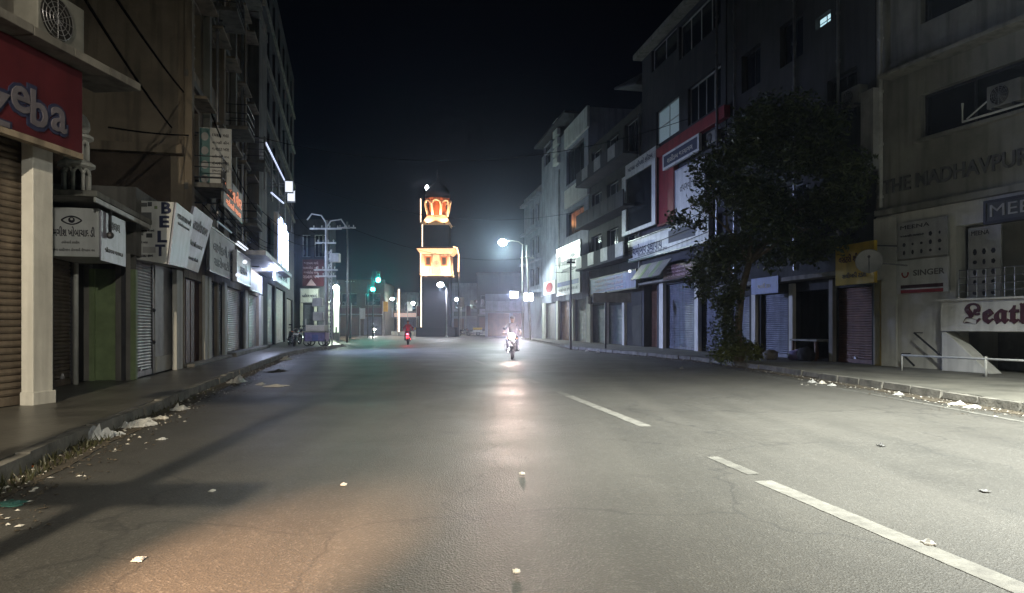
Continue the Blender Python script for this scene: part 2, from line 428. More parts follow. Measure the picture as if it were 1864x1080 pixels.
# gutters: strips of dirt along both kerbs
structure('gutter_left', strip(MB(), lambda y: interp(LK, y) + .28 + .12 * mnoise.noise((y * .5, 3, 0)), lambda y: interp(LK, y) - .03, .008, [i * .5 for i in range(0, 120)]), 'dirt')
structure('gutter_right', strip(MB(), lambda y: interp(RK, y) - .32 - .15 * mnoise.noise((y * .45, 9, 0)), lambda y: interp(RK, y) + .03, .008, [i * .5 for i in range(0, 136)]), 'dirt')
# painted markings
def line_mark(name, pts, wd, m, z=.004):
    mb = MB(); vs = []
    n = len(pts)
    for i, (x, y) in enumerate(pts):
        a = pts[max(i - 1, 0)]; b = pts[min(i + 1, n - 1)]; dx, dy = b[0] - a[0], b[1] - a[1]; L = math.hypot(dx, dy)
        j = 1 + .12 * mnoise.noise((x * 9, y * 9, 1)); vs += [(x - dy / L * wd / 2 * j, y + dx / L * wd / 2 * j, z), (x + dy / L * wd / 2 * j, y - dx / L * wd / 2 * j, z)]
    mb.add(vs, [(2 * i, 2 * i + 1, 2 * i + 3, 2 * i + 2) for i in range(n - 1)])
    return structure(name, mb, m)
def seg(a, b, n=24): return [(a[0] + (b[0] - a[0]) * i / n, a[1] + (b[1] - a[1]) * i / n) for i in range(n + 1)]
for (xa, ya, xb, yb, m, wd) in ((1985, 1126, 1388, 876, 'road_paint', .17), (1372, 864, 1296, 832, 'worn_paint', .13), (1177, 777, 1035, 721, 'road_paint', .17), (1034, 720.5, 1015, 713, 'worn_paint', .14),
                                (980, 698, 955, 689, 'worn_paint', .2), (925, 679, 905, 672, 'worn_paint', .2), (885, 664, 862, 656, 'worn_paint', .2), (848, 651, 832, 645, 'worn_paint', .2)):
    a, b = ground(xa, ya), ground(xb, yb); line_mark('lane_dash', seg((a.x, a.y), (b.x, b.y)), wd, m)
line_mark('edge_line_right', [(interp(RK, y * .5) - .85 - .1 * math.sin(y * .2), y * .5) for y in range(12, 70)], .11, 'worn_paint')
line_mark('edge_line_left', [(interp(LK, y * .5) + 1.7, y * .5) for y in range(26, 76)], .10, 'faint_paint')

# ------------------------------------------------------------------ facade pieces
def wall(F, root, a0, a1, z0, z1, ops, m, depth=8., rev=.22, d=0., name='wall', side=True):
    """front wall with real openings and reveals, plus the sides, back and roof of the block"""
    mb = MB(); A = sorted({a0, a1, *[max(a0, min(a1, o[k])) for o in ops for k in (0, 1)]}); Z = sorted({z0, z1, *[max(z0, min(z1, o[k])) for o in ops for k in (2, 3)]})
    for i in range(len(A) - 1):
        for j in range(len(Z) - 1):
            ca, cz = (A[i] + A[i + 1]) / 2, (Z[j] + Z[j + 1]) / 2
            if any(o[0] < ca < o[1] and o[2] < cz < o[3] for o in ops): continue
            mb.quad(F.pt(A[i], Z[j], d), F.pt(A[i + 1], Z[j], d), F.pt(A[i + 1], Z[j + 1], d), F.pt(A[i], Z[j + 1], d))
    for o in ops:
        p = [(o[0], o[2]), (o[1], o[2]), (o[1], o[3]), (o[0], o[3])]
        for k in range(4):
            q, r = p[k], p[(k + 1) % 4]
            mb.quad(F.pt(q[0], q[1], d), F.pt(r[0], r[1], d), F.pt(r[0], r[1], d - rev), F.pt(q[0], q[1], d - rev))
    if side:
        b = d - depth
        mb.quad(F.pt(a0, z0, d), F.pt(a0, z1, d), F.pt(a0, z1, b), F.pt(a0, z0, b)); mb.quad(F.pt(a1, z0, d), F.pt(a1, z1, d), F.pt(a1, z1, b), F.pt(a1, z0, b))
        mb.quad(F.pt(a0, z1, d), F.pt(a1, z1, d), F.pt(a1, z1, b), F.pt(a0, z1, b)); mb.quad(F.pt(a0, z0, b), F.pt(a1, z0, b), F.pt(a1, z1, b), F.pt(a0, z1, b))
        # dark floor-to-roof lining behind the openings
        c = d - 1.6
        mb.quad(F.pt(a0, z0, c), F.pt(a1, z0, c), F.pt(a1, z1, c), F.pt(a0, z1, c))
    return part(name, mb, m, root)
def window(F, root, a0, a1, z0, z1, d=-.12, nv=2, nh=1, fm='white_paint', pm='glass_dark', fw=.05, bars=False):
    mb = MB(); o = MB()
    for (p, q, r, s) in ((a0, a1, z0, z0 + fw), (a0, a1, z1 - fw, z1), (a0, a0 + fw, z0 + fw, z1 - fw), (a1 - fw, a1, z0 + fw, z1 - fw)): F.box(mb, p, q, r, s, d - .05, d)
    for k in range(1, nv): c = a0 + (a1 - a0) * k / nv; F.box(mb, c - fw * .4, c + fw * .4, z0 + fw, z1 - fw, d - .045, d - .006)
    for k in range(1, nh): c = z0 + (z1 - z0) * k / nh; F.box(mb, a0 + fw, a1 - fw, c - fw * .4, c + fw * .4, d - .042, d - .009)
    if bars:
        for k in range(1, 6): c = z0 + (z1 - z0) * k / 6; mb.tube([F.pt(a0, c, d + .03), F.pt(a1, c, d + .03)], .012, 6)
    f = part('window_frame', mb, fm, root)
    for k in range(nv):
        o = MB(); F.box(o, a0 + (a1 - a0) * k / nv + fw * .5, a0 + (a1 - a0) * (k + 1) / nv - fw * .5, z0 + fw * .6, z1 - fw * .6, d - .034 , d - .026)
        part('pane', o, pm, f)
    return f
def slats(F, a0, a1, z0, z1, d, pitch, mb=None):
    mb = mb or MB(); n = max(2, int(round((z1 - z0) / pitch))); h = (z1 - z0) / n
    prof = [(0, 0), (.16, .017), (.45, .028), (.78, .020), (.94, 0)]
    rows = []
    for i in range(n):
        for t, dd in prof: rows.append((z0 + h * (i + t), d + dd))
    rows.append((z1, d)); vs = []; fs = []
    for z, dd in rows: vs += [F.pt(a0, z, dd), F.pt(a1, z, dd)]
    for i in range(len(rows) - 1): fs.append((2 * i, 2 * i + 1, 2 * i + 3, 2 * i + 2))
    return mb.add(vs, fs)
def shutter(F, root, a0, a1, z0, z1, d, m, pitch=.085, single_slats=False, box_top=True, label=None):
    a0, a1 = min(a0, a1), max(a0, a1)
    gd = MB(); F.box(gd, a0 - .05, a0 + .012, z0, z1, d - .04, d + .05); F.box(gd, a1 - .012, a1 + .05, z0, z1, d - .04, d + .05)
    if single_slats:
        s = part('shutter', gd, 'steel_dark', root)
        n = int(round((z1 - z0 - .14) / pitch)); h = (z1 - z0 - .14) / n; me = None; rd = random.Random(3)
        one = MB(); prof = [(0.0, 0), (.16, .018), (.45, .030), (.78, .022), (.97, .002)]; vs = []
        for t, dd in prof: vs += [F.pt(a0, z0 + .14 + h * t, d + dd), F.pt(a1, z0 + .14 + h * t, d + dd)]
        for t, dd in reversed(prof): vs += [F.pt(a0, z0 + .14 + h * t, d + dd - .006), F.pt(a1, z0 + .14 + h * t, d + dd - .006)]
        org = top_origin(root); one.v = [tuple(Vector(v) - org) for v in vs]; K = len(vs) // 2
        one.f = [(2 * i, 2 * i + 1, 2 * ((i + 1) % K) + 1, 2 * ((i + 1) % K)) for i in range(K)]
        me = one.mesh('slat'); me.materials.append(M[m])
        for i in range(n):
            o = bpy.data.objects.new('slat', me); C.objects.link(o); o.parent = s; o.location = (rd.uniform(-.003, .003), 0, h * i); o.rotation_euler = (0, 0, 0)
    else:
        s = part('shutter', slats(F, a0, a1, z0 + .14, z1, d, pitch), m, root)
        for q0, q1 in ((a0 - .05, a0 + .012), (a1 - .012, a1 + .05)):
            gd = MB(); F.box(gd, q0, q1, z0, z1, d - .04, d + .05); part('guide_rail', gd, 'steel_dark', s)
    bb = MB(); F.box(bb, a0 + .015, a1 - .015, z0 + .006, z0 + .137, d - .012, d + .035); part('bottom_rail', bb, m, s)
    lk = MB(); c = (a0 + a1) / 2
    F.box(lk, c - .05, c + .05, z0 + .14, z0 + .2, d + .03, d + .07); lk.tube([F.pt(c - .03, z0 + .2, d + .05), F.pt(c - .03, z0 + .25, d + .05), F.pt(c + .03, z0 + .25, d + .05), F.pt(c + .03, z0 + .2, d + .05)], .008, 6)
    part('padlock', lk, 'steel', s)
    if label: s['label'] = label
    return s
def fbox(F, root, name, a0, a1, z0, z1, d0, d1, m, bevel=.008, label=None):
    mb = MB(); F.box(mb, min(a0, a1), max(a0, a1), z0, z1, d0, d1); return part(name, mb, m, root, bevel=bevel, label=label)
def sign_on(F, a0, a1, z0, z1, d, th, m, name, label, cat='sign', frame=None, group=None, z0b=None, z1b=None):
    """sign board along a facade; optional other heights at the a1 end"""
    a0, a1 = min(a0, a1), max(a0, a1)
    o = thing(name, label, cat, F.pt((a0 + a1) / 2, z0, d), group)
    mb = MB(); F.box(mb, a0, a1, z0, z1, d, d + th); part('board', mb, m, o, bevel=.006)
    if frame:
        fr = MB(); t = .05
        for (p, q, r, s) in ((a0 - .02, a1 + .02, z0 - .02, z0 + t), (a0 - .02, a1 + .02, z1 - t, z1 + .02), (a0 - .02, a0 + t, z0 + t, z1 - t), (a1 - t, a1 + .02, z0 + t, z1 - t)): F.box(fr, p, q, r, s, d + .004, d + th + .02)
        part('frame', fr, frame, o)
    return o
def ac_unit(name, label, pos, right, normal, wd=.8, ht=.56, dp=.3):
    o = thing(name, label, 'air conditioner', pos); r = Vector(right).normalized(); n = Vector(normal).normalized(); up = Vector((0, 0, 1))
    P = lambda a, b, c: Vector(pos) + r * a + up * b + n * c
    mb = MB(); mb.hexa([P(-wd / 2, 0.05, -dp), P(wd / 2, .05, -dp), P(wd / 2, .05, 0), P(-wd / 2, .05, 0), P(-wd / 2, ht, -dp), P(wd / 2, ht, -dp), P(wd / 2, ht, 0), P(-wd / 2, ht, 0)])
    part('casing', mb, 'ac_casing', o, bevel=.02)
    fc = P(-wd * .12, ht * .53, .004); fm = MB(); disc(fm, fc, r, n, ht * .38, ht * .38, .01); part('fan_opening', fm, 'interior_dark', o)
    gr = MB(); m = frame_matrix(fc, r, n)
    for q in (.12, .2, .28, .36):
        gr.tube([m @ Vector((ht * q * math.cos(a), ht * q * math.sin(a), .025)) for a in [2 * math.pi * k / 20 for k in range(21)]], .006, 5)
    for k in range(6): a = math.pi * k / 6; gr.tube([m @ Vector((ht * .38 * math.cos(a), ht * .38 * math.sin(a), .02)), m @ Vector((-ht * .38 * math.cos(a), -ht * .38 * math.sin(a), .02))], .006, 5)
    part('grille', gr, 'steel', o)
    for s in (-1, 1):
        b = MB(); b.hexa([P(s * wd * .3 - .03, 0, -dp), P(s * wd * .3 + .03, 0, -dp), P(s * wd * .3 + .03, 0, .02), P(s * wd * .3 - .03, 0, .02), P(s * wd * .3 - .03, .05, -dp), P(s * wd * .3 + .03, .05, -dp), P(s * wd * .3 + .03, .05, .02), P(s * wd * .3 - .03, .05, .02)])
        part('foot', b, 'steel_dark', o)
    return o

# ================================================================== LEFT SIDE
def sY(F, Y): return (Y - F.o[1]) / F.u[1]
Rt, Nn = LF.right(), LF.normal()
back = -Vector((LF.u[0], LF.u[1], 0))                 # looking down the street towards the camera
# ---- near shop with the brown roller shutter
zr = thing('corner_shop', 'nearest shop on the left with wide brown roller shutter and white pilaster', 'shop building', ZF.pt(-2, 0, 0))
zs0, zs1 = -3.4, ZF.S(57); zt = 4.18
za1 = ZF.S(99, .2)
wall(ZF, zr, -6, za1, 0, 9.6, [(zs0 - .05, zs1 + .04, KF, zt), (-2.2, -.55, 6.3, 8.6)], 'grey_plaster', 7, .3)
shutter(ZF, zr, zs0, zs1, KF, zt, -.1, 'shutter_brown', .105, single_slats=True)
fbox(ZF, zr, 'pilaster', ZF.S(60, .2), ZF.S(97, .2), KF, 4.26, .002, .2, 'white_plaster', .015)
fbox(ZF, zr, 'pilaster_base', ZF.S(60, .2) - .03, ZF.S(97, .2) + .03, KF - .01, KF + .2, .004, .23, 'white_plaster', .015)
fbox(ZF, zr, 'lintel', -5.9, za1 - .02, 4.28, 4.42, .003, .3, 'grey_plaster', .01)
window(ZF, zr, -2.2, -.55, 6.3, 8.6, -.15, 2, 2, 'white_paint')
fbox(ZF, zr, 'corner_strip', za1 - .34, za1 - .01, 5.7, 9.55, .003, .09, 'cream_plaster', .01)
for i in range(9):   # planks of the awning ledge, joined end to end
    a0 = -6 + i * .78; fbox(ZF, zr, 'ledge_board', a0, a0 + .772, 5.42 + .004 * (i % 3), 5.55 + .004 * (i % 3), .003, .86, 'grey_plaster', .01)
zsg = sign_on(ZF, -5.2, ZF.S(150, .55), 4.10, 5.4, .46, .09, 'sign_red', 'shop_sign', 'red fascia sign with white outlined letters above the nearest brown shutter', frame=None)
zc = lambda px, d=.56: ZF.pt(ZF.S(px, d), 0, d)
for ch, px, py, hh in (('Z', -8, 195, .50), ('e', 36, 181, .40), ('b', 70, 200, .56), ('a', 106, 219, .40)):
    p = zc(px); p = (p[0], p[1], ZF.Z(px, py, .56) - .0)
    text(ch, zsg, p, ZF.right(), ZF.normal(), hh * 1.16, 'ink_navy', depth=.008, bold=.07, name='letter_outline')
    p2 = Vector(p) + ZF.normal() * .014; text(ch, zsg, p2, ZF.right(), ZF.normal(), hh * .93, 'ink_cream' if 0 else 'letter_dull', depth=.010, bold=.015, name='letter')
fbox(ZF, zsg, 'lower_trim', -5.2, ZF.S(150, .55), 4.0, 4.095, .44, .57, 'tan_plaster', .006)
ac_unit('air_conditioner', 'white outdoor air conditioner standing on the ledge above the red fascia sign', ZF.pt(-.42, 5.56, .55), ZF.right(), ZF.normal(), .95, .85, .4)

# ---- recessed optician's stall between the near shop and the belt shop
op = thing('optician_stall', 'recessed shop under the eye sign with narrow brown shutter and green side wall', 'shop building', LF.pt(sY(LF, 13.5), 0, -.85))
oa, ob = sY(LF, 10.6), sY(LF, 15.55); dR = -.9
shp = (LF.S(99, dR), LF.S(134, dR)); dp = (LF.S(141, dR), LF.S(163, dR))
wall(LF, op, oa, ob, 0, 3.68, [(min(shp) - .03, max(shp) + .03, KF, 2.75), (min(dp), max(dp), KF, 2.7)], 'grey_plaster', 3, .2, dR)
shutter(LF, op, shp[0], shp[1], KF, 2.75, dR - .08, 'shutter_brown', .075, label='narrow rust brown roller shutter')
fbox(LF, op, 'door', min(dp) + .01, max(dp) - .01, KF, 2.69, dR - .16, dR - .11, 'interior_dark')
pm = MB(); pp = LF.pt(LF.S(138.5, dR + .1), 0, dR + .1); pm.tube([(pp[0], pp[1], KF), (pp[0], pp[1], 3.6)], .045, 10); part('drain_pipe', pm, 'white_paint', op, True)
gw = MB(); LF.box(gw, sY(LF, 15.35), sY(LF, 15.5), KF, 2.62, dR + .01, .03); part('side_wall', gw, 'green_paint', op, bevel=.012, label='pale green painted side wall')
gw = MB(); LF.box(gw, sY(LF, 15.3), sY(LF, 15.346), KF, 2.60, dR + .012, dR + .12); part('door_post', gw, 'green_paint', op)
fbox(LF, op, 'roof_slab', sY(LF, 12.4), sY(LF, 16.2), 3.70, 3.81, -2.5, .22, 'cream_plaster', .012)
fbox(LF, op, 'fascia_batten', sY(LF, 12.4), sY(LF, 16.2), 3.60, 3.69, .16, .20, 'white_paint', .006)
es = thing('eye_sign', 'white optician sign box with a drawn eye and dark script', 'sign', LF.pt(sY(LF, 13.7), 2.64, -.3))
ea, eb = sY(LF, 13.0), sY(LF, 14.5)
mb = MB(); LF.box(mb, ea, eb, 2.66, 3.58, -.86, .05); part('box', mb, 'sign_white', es, bevel=.01)
ec = Vector(LF.pt(ea - .004, 0, -.405))
efr = Vector((LF.n[0], LF.n[1], 0)); efn = back
def E(x, z): return ec + efr * x + Vector((0, 0, z))
ey = MB(); m = frame_matrix(E(0, 3.34), efr, efn)
for sgn in (1, -1):
    pts = [m @ Vector((.17 * t, sgn * .075 * (1 - t * t), .004)) for t in [-1 + i / 8 for i in range(17)]]; ey.tube(pts, .013, 6)
disc(ey, E(0, 3.345), efr, efn, .055, .055, .012); part('eye_drawing', ey, 'ink_black', es)
ew = MB(); disc(ew, E(.005, 3.36) + efn * .014, efr, efn, .022, .022, .006); part('eye_highlight', ew, 'sign_white', es)
scribble(es, E(.0, 3.13), efr, efn, .78, .19, 9, 'ink_black', 4, .09)
scribble(es, E(-.02, 2.93), efr, efn, .3, .06, 8, 'ink_grey', 8, .14)
scribble(es, E(.0, 2.79), efr, efn, .78, .06, 18, 'ink_grey', 12, .15)
sp = MB(); LF.box(sp, ea + .03, eb - .03, 2.6, 3.56, .056, .085); part('side_board', sp, 'sign_lilac', es, bevel=.006)
sc_ = Vector(LF.pt((ea + eb) / 2, 3.34, .09)); scribble(es, sc_, Rt, Nn, .7, .16, 4, 'ink_grey', 21, .12); scribble(es, sc_ - Vector((0, 0, .5)), Rt, Nn, 1.1, .1, 9, 'ink_grey', 22, .1)
cam_ = MB(); hp = Vector(LF.pt(ea + .35, 3.58, .14)); cam_.tube([hp + Vector((0, 0, .1)), hp - Vector((0, 0, .42))], .03, 8); cam_.ball(hp - Vector((0, 0, .46)), .07); part('hanging_lamp', cam_, 'steel_dark', es, True)
# ornamental turret standing on the slab
tb = Vector(LF.pt(sY(LF, 13.35), 3.812, -.45)); tr = thing('ornamental_turret', 'small white two tier turret with arches and dome on the optician roof slab', 'turret', tb)
mb = MB(); mb.lathe([(.29, 0), (.29, .08), (.25, .11)], 8, tb); part('base', mb, 'white_plaster', tr)
for lv, (z0, h, r) in enumerate(((.11, .5, .22), (.73, .42, .19))):
    for k in range(8):
        a = 2 * math.pi * k / 8 + .3; c = tb + Vector((r * math.cos(a), r * math.sin(a), z0)); mb = MB(); mb.tube([c, c + Vector((0, 0, h * .72))], .035, 8); part('column', mb, 'white_plaster', tr, True)
    ar = MB()
    for k in range(8):
        a0 = 2 * math.pi * k / 8 + .3; a1 = 2 * math.pi * (k + 1) / 8 + .3; p = tb + Vector((r * math.cos(a0), r * math.sin(a0), z0 + h * .7)); q = tb + Vector((r * math.cos(a1), r * math.sin(a1), z0 + h * .7))
        ar.tube([p + (q - p) * t + Vector((0, 0, h * .22 * math.sin(math.pi * t))) for t in (0, .15, .3, .5, .7, .85, 1)], .03, 6)
    part('arch_ring', ar, 'white_plaster', tr, True)
    core = MB(); core.lathe([(r * .45, z0), (r * .45, z0 + h)], 10, tb); part('core', core, 'interior_dark', tr, True)
    cor = MB(); cor.lathe([(r + .02, z0 + h * .93), (r + .10, z0 + h), (r + .10, z0 + h + .05), (r, z0 + h + .12)], 16, tb); part('cornice', cor, 'white_plaster', tr)
dm = MB(); dm.lathe([(.2, 1.27), (.235, 1.36), (.225, 1.47), (.17, 1.58), (.09, 1.66), (.03, 1.70), (.02, 1.80), (.001, 1.83)], 16, tb); part('dome', dm, 'white_plaster', tr, True)

# ---- belt shop
bs = thing('belt_shop', 'low shop with grey ribbed shutter under the vertical lettered box sign', 'shop building', LF.pt(sY(LF, 17.5), 0, 0))
ba, bb = sY(LF, 15.56), sY(LF, 19.95)
s1 = (LF.S(231, -.1), LF.S(279, -.1)); s2 = (LF.S(283, -.1), LF.S(318, -.1))
wall(LF, bs, ba, bb, 0, 4.5, [(s1[0] - .03, s2[1] + .03, KF, 2.95)], 'grey_plaster', 7, .3, -.02)
shutter(LF, bs, s1[0], s1[1], KF, 2.95, -.16, 'shutter_grey', .072)
fb = fbox(LF, bs, 'fixed_panel', s2[0] + .06, s2[1], KF, 2.94, -.2, -.12, 'grey_board', label='flat grey metal panel beside the shutter')
fbox(LF, fb, 'kick_board', s2[0] + .08, s2[1] - .02, KF + .02, KF + .42, -.119, -.09, 'white_plaster')
fbox(LF, bs, 'pilaster', LF.S(322, .1), LF.S(333, .1), KF, 2.9, -.018, .1, 'white_plaster', .012)
lk = MB(); q = LF.pt(s1[1] + .04, 1.2, -.1)
for zz in (.95, 1.75): lk.ball((q[0], q[1], zz), .05)
part('latch', lk, 'steel_dark', bs)
bx = thing('belt_sign', 'white box sign facing up the street with tall vertical dark letters', 'sign', LF.pt(sY(LF, 16.2), 2.86, .4))
def PY(px, py, Y): return at(px, py, Y)
Yb = 15.95
tl, trr, br, bl = PY(230, 364, Yb), PY(317, 368, Yb), PY(303, 481, Yb), PY(232, 470, Yb)
L2 = 1.95; du = Vector((LF.u[0], LF.u[1], 0)) * L2
mb = MB(); mb.hexa([bl, br, br + du + Vector((0, 0, .06)), bl + du, tl, trr, trr + du - Vector((0, 0, .02)), tl + du]); part('box', mb, 'sign_white', bx, bevel=.012)
fr_ = (trr - tl).normalized(); fr_.z = 0; fr_.normalize(); fn_ = Vector((-fr_.y, fr_.x, 0)) * -1
if fn_.y > 0: fn_ = -fn_
def B(px, py): return PY(px, py, Yb) + fn_ * .012
for ch, px, py in (('B', 303, 379), ('E', 299.5, 404), ('L', 296, 431), ('T', 292, 456)):
    text(ch, bx, B(px, py), fr_, fn_, .27, 'ink_navy', width=.22, bold=.03)
for (px, py, wd, ht, m_) in ((254, 373, .36, .09, 'ink_grey'), (273, 372, .1, .1, 'sign_dark'), (284, 378, .07, .07, 'green_paint'), (266, 396, .26, .23, 'ink_grey'), (248, 391, .1, .06, 'sign_dark'), (272, 429, .14, .1, 'sign_dark'), (250, 427, .28, .05, 'ink_grey'),
                             (247, 447, .24, .2, 'sign_dark'), (236, 452, .05, .3, 'sign_yellow'), (272, 455, .3, .14, 'grey_board')):
    mb = MB(); panel(mb, B(px, py), fr_, fn_, wd, ht, .008); o_ = part('product_picture', mb, m_, bx, bevel=.003)
for (px, py, sd_) in ((268, 420, 31), (256, 441, 32), (266, 466, 33)): scribble(bx, B(px, py), fr_, fn_, .34, .06, 7, 'ink_black', sd_, .12)
ms = MB(); ms.tube([B(247, 447) + fn_ * .006 + fr_ * (.07 * math.cos(a)) + Vector((0, 0, .06 * math.sin(a))) for a in [2 * math.pi * k / 16 for k in range(17)]], .012, 6); part('buckle_picture', ms, 'steel', bx)
# street face of the same sign
ov = Vector(LF.n + (0,)) if isinstance(LF.n, tuple) else LF.n
st = MB(); n2 = Vector((LF.n[0], LF.n[1], 0))
st.hexa([br + du * .03 + n2 * .012, br + du * .98 + Vector((0, 0, .06)) + n2 * .012, br + du * .98 + Vector((0, 0, .06)) + n2 * .04, br + du * .03 + n2 * .04, trr + du * .03 + n2 * .012, trr + du * .98 + n2 * .012 - Vector((0, 0, .02)), trr + du * .98 + n2 * .04 - Vector((0, 0, .02)), trr + du * .03 + n2 * .04]); part('street_face', st, 'sign_lilac', bx)
mid = (br + trr) / 2 + du * .5 + n2 * .05; tilt = (trr - br).normalized()
scribble(bx, mid + tilt * .48, du, du.cross(tilt).normalized() * (1 if du.cross(tilt).dot(n2) > 0 else -1), 1.4, .16, 8, 'ink_grey', 41, .1)
scribble(bx, mid + tilt * .3, du, du.cross(tilt).normalized() * (1 if du.cross(tilt).dot(n2) > 0 else -1), 1.2, .07, 12, 'ink_grey', 42, .1)
# next tilted sign
b2 = thing('tilted_sign', 'faded white sign board leaning out between the belt sign and the brown door', 'sign', LF.pt(sY(LF, 19.2), 2.9, .3))
p0, p1 = LF.pt(sY(LF, 18.1), 2.95, .2), LF.pt(sY(LF, 20.6), 2.95, .2); q0, q1 = LF.pt(sY(LF, 18.1), 4.55, .62), LF.pt(sY(LF, 20.6), 4.55, .62)
def hexn(a, b, c, d, th): 
    a, b, c, d = map(Vector, (a, b, c, d)); k = n2 * th
    return MB().hexa([a, b, b + k, a + k, d, c, c + k, d + k])
part('board', hexn(p0, p1, q1, q0, .07), 'sign_lilac', b2, bevel=.01)
tl2 = (Vector(q0) - Vector(p0)).normalized(); c2 = (Vector(p0) + Vector(q1)) / 2 + n2 * .085; nn2 = Rt.cross(tl2).normalized(); nn2 = nn2 if nn2.dot(n2) > 0 else -nn2
scribble(b2, c2 + tl2 * .42, Rt, nn2, 1.9, .3, 7, 'ink_grey', 51, .1); scribble(b2, c2 + tl2 * -.1, Rt, nn2, 1.7, .14, 9, 'ink_grey', 52, .1); scribble(b2, c2 + tl2 * -.5, Rt, nn2, 1.6, .1, 12, 'ink_grey', 53, .1)

# ---- tall tan block
tbk = thing('tan_apartment_block', 'tall tan plastered block with blank side wall and shops below', 'building', LF.pt(sY(LF, 28), 0, 0))
ta, te = sY(LF, 20), sY(LF, 37); fl = 3.3; ops = []; wins = []
for f in range(5):
    z0 = 6.0 + f * fl
    for b in range(6):
        a = ta + .9 + b * 2.75; wdt = 1.5 if (b + f) % 3 else 1.15
        o_ = (a, a + wdt, z0 + (0. if b == 0 and f in (0, 1) else .5), z0 + 2.15); ops.append(o_); wins.append((f, b, o_))
shops = [(LF.S(337), LF.S(371), 'door'), (LF.S(385), LF.S(396), 'shutter_grey'), (LF.S(398.5), LF.S(409.5), 'shutter_grey'), (LF.S(414), LF.S(446), 'shutter_maroon'), (LF.S(453), LF.S(474), 'shutter_grey')]
sops = [(min(a, b), max(a, b), KF, 2.95 if k else 2.8) for k, (a, b, _) in enumerate(shops)]
mbw = wall(LF, tbk, ta, te, 0, 22.5, ops + sops, 'tan_plaster', 9, .28)
for f, b, o_ in wins:
    window(LF, tbk, *o_, -.2, 2, 1, 'door_wood' if (b * 3 + f) % 4 == 0 else 'grey_board', 'glass_dark', .06, bars=(b + f) % 3 == 1)
    fbox(LF, tbk, 'window_hood', o_[0] - .2, o_[1] + .2, o_[3] + .08, o_[3] + .17, .004, .5, 'tan_plaster', .01)
for b in range(7):
    a = ta + .02 + b * 2.72; fbox(LF, tbk, 'pier', a, a + .32, 4.6, 22.3, .006, .22, 'cream_plaster' if b % 2 else 'tan_plaster', .015)
for f in range(5): fbox(LF, tbk, 'floor_band', ta + .01, te - .01, 5.35 + f * fl, 5.55 + f * fl, .008, .12, 'grey_plaster', .01)
for (f, b) in ((0, 0), (1, 2), (2, 1), (0, 3), (1, 4), (3, 3)):      # small balconies
    a = ta + .7 + b * 2.75; z = 5.56 + f * fl
    bal = fbox(LF, tbk, 'balcony', a, a + 1.95, z, z + .14, .01, .95, 'grey_plaster', .01)
    rl = MB()
    for zz in (.32, .62, .95): rl.tube([LF.pt(a + .03, z + zz, .02), LF.pt(a + .03, z + zz, .92), LF.pt(a + 1.92, z + zz, .92), LF.pt(a + 1.92, z + zz, .02)], .018, 6)
    for k in range(9): q = LF.pt(a + .03 + 1.89 * k / 8, 0, .92); rl.tube([(q[0], q[1], z + .13), (q[0], q[1], z + .95)], .012, 6)
    part('railing', rl, 'steel_dark', bal)
fbox(LF, tbk, 'lower_side_wall', ta - .05, ta - .005, 0.1, 6.3, -9, -.35, 'dark_brown_wall', .0)  # dark void under the overhang, put into this wall's colour
fbox(LF, tbk, 'side_beam', ta - .32, ta - .006, 6.3, 6.55, -9, .02, 'tan_plaster', .01)
dr = fbox(LF, tbk, 'door', sops[0][0] + .02, sops[0][1] - .02, KF, 2.79, -.2, -.14, 'door_wood', .006, label='dark brown wooden shop door')
for k in range(1, 4): fbox(LF, dr, 'door_plank', sops[0][0] + .02 + (sops[0][1] - sops[0][0] - .04) * k / 4 - .012, sops[0][0] + .02 + (sops[0][1] - sops[0][0] - .04) * k / 4 + .012, KF + .02, 2.77, -.139, -.12, 'door_wood')
for k in range(1, 5): shutter(LF, tbk, sops[k][0] + .04, sops[k][1] - .04, KF, 2.94, -.16, shops[k][2], .08)
for px in (376, 383, 411.5, 449.5, 477): fbox(LF, tbk, 'shop_pilaster', LF.S(px - 2.4, .1), LF.S(px + 2, .1), KF, 3.02, .006, .1, 'white_plaster', .01)
fbox(LF, tbk, 'entrance_step', LF.S(410), LF.S(477), KF + .002, KF + .16, .0, .42, 'concrete', .015)
fbox(LF, tbk, 'sill_step', LF.S(334), LF.S(408), KF + .002, KF + .1, .0, .3, 'concrete', .015)
# signs along the tan block
s3 = sign_on(LF, LF.S(381, .4), LF.S(428, .4), 3.1, 4.55, .3, .1, 'grey_board', 'script_sign', 'grey shop sign with two rows of dark script under the orange glowing letters', frame='steel_dark')
c3 = Vector(LF.pt((LF.S(381, .4) + LF.S(428, .4)) / 2, 3.8, .41)); wd3 = abs(LF.S(428, .4) - LF.S(381, .4))
scribble(s3, c3 + Vector((0, 0, .2)), Rt, Nn, wd3 * .75, .42, 6, 'ink_black', 61, .11); scribble(s3, c3 + Vector((0, 0, -.28)), Rt, Nn, wd3 * .7, .36, 5, 'ink_black', 62, .12)
s4 = sign_on(LF, LF.S(431, .6), LF.S(456, .6), 3.05, 4.2, .45, .14, 'sign_white', 'white_shop_sign', 'pale sign with small bright tube lamps above the maroon shutter', frame='steel')
c4 = Vector(LF.pt((LF.S(431, .6) + LF.S(456, .6)) / 2, 3.6, .60)); scribble(s4, c4, Rt, Nn, 1.9, .4, 6, 'ink_navy', 63, .11)
for k in (0, 1):
    mb = MB(); mb.tube([LF.pt(LF.S(433 + 3 * k, .8), 4.32 + .12 * k, .75), LF.pt(LF.S(449 + 4 * k, .8), 4.32 + .12 * k, .75)], .03, 8); part('tube_lamp', mb, 'em_signpanel', s4)
for px, zz in ((447, 3.9), (434, 3.25)): mb = MB(); mb.ball(LF.pt(LF.S(px, .7), zz, .68), .085); part('lamp_bulb', mb, 'em_signpanel', s4, True)
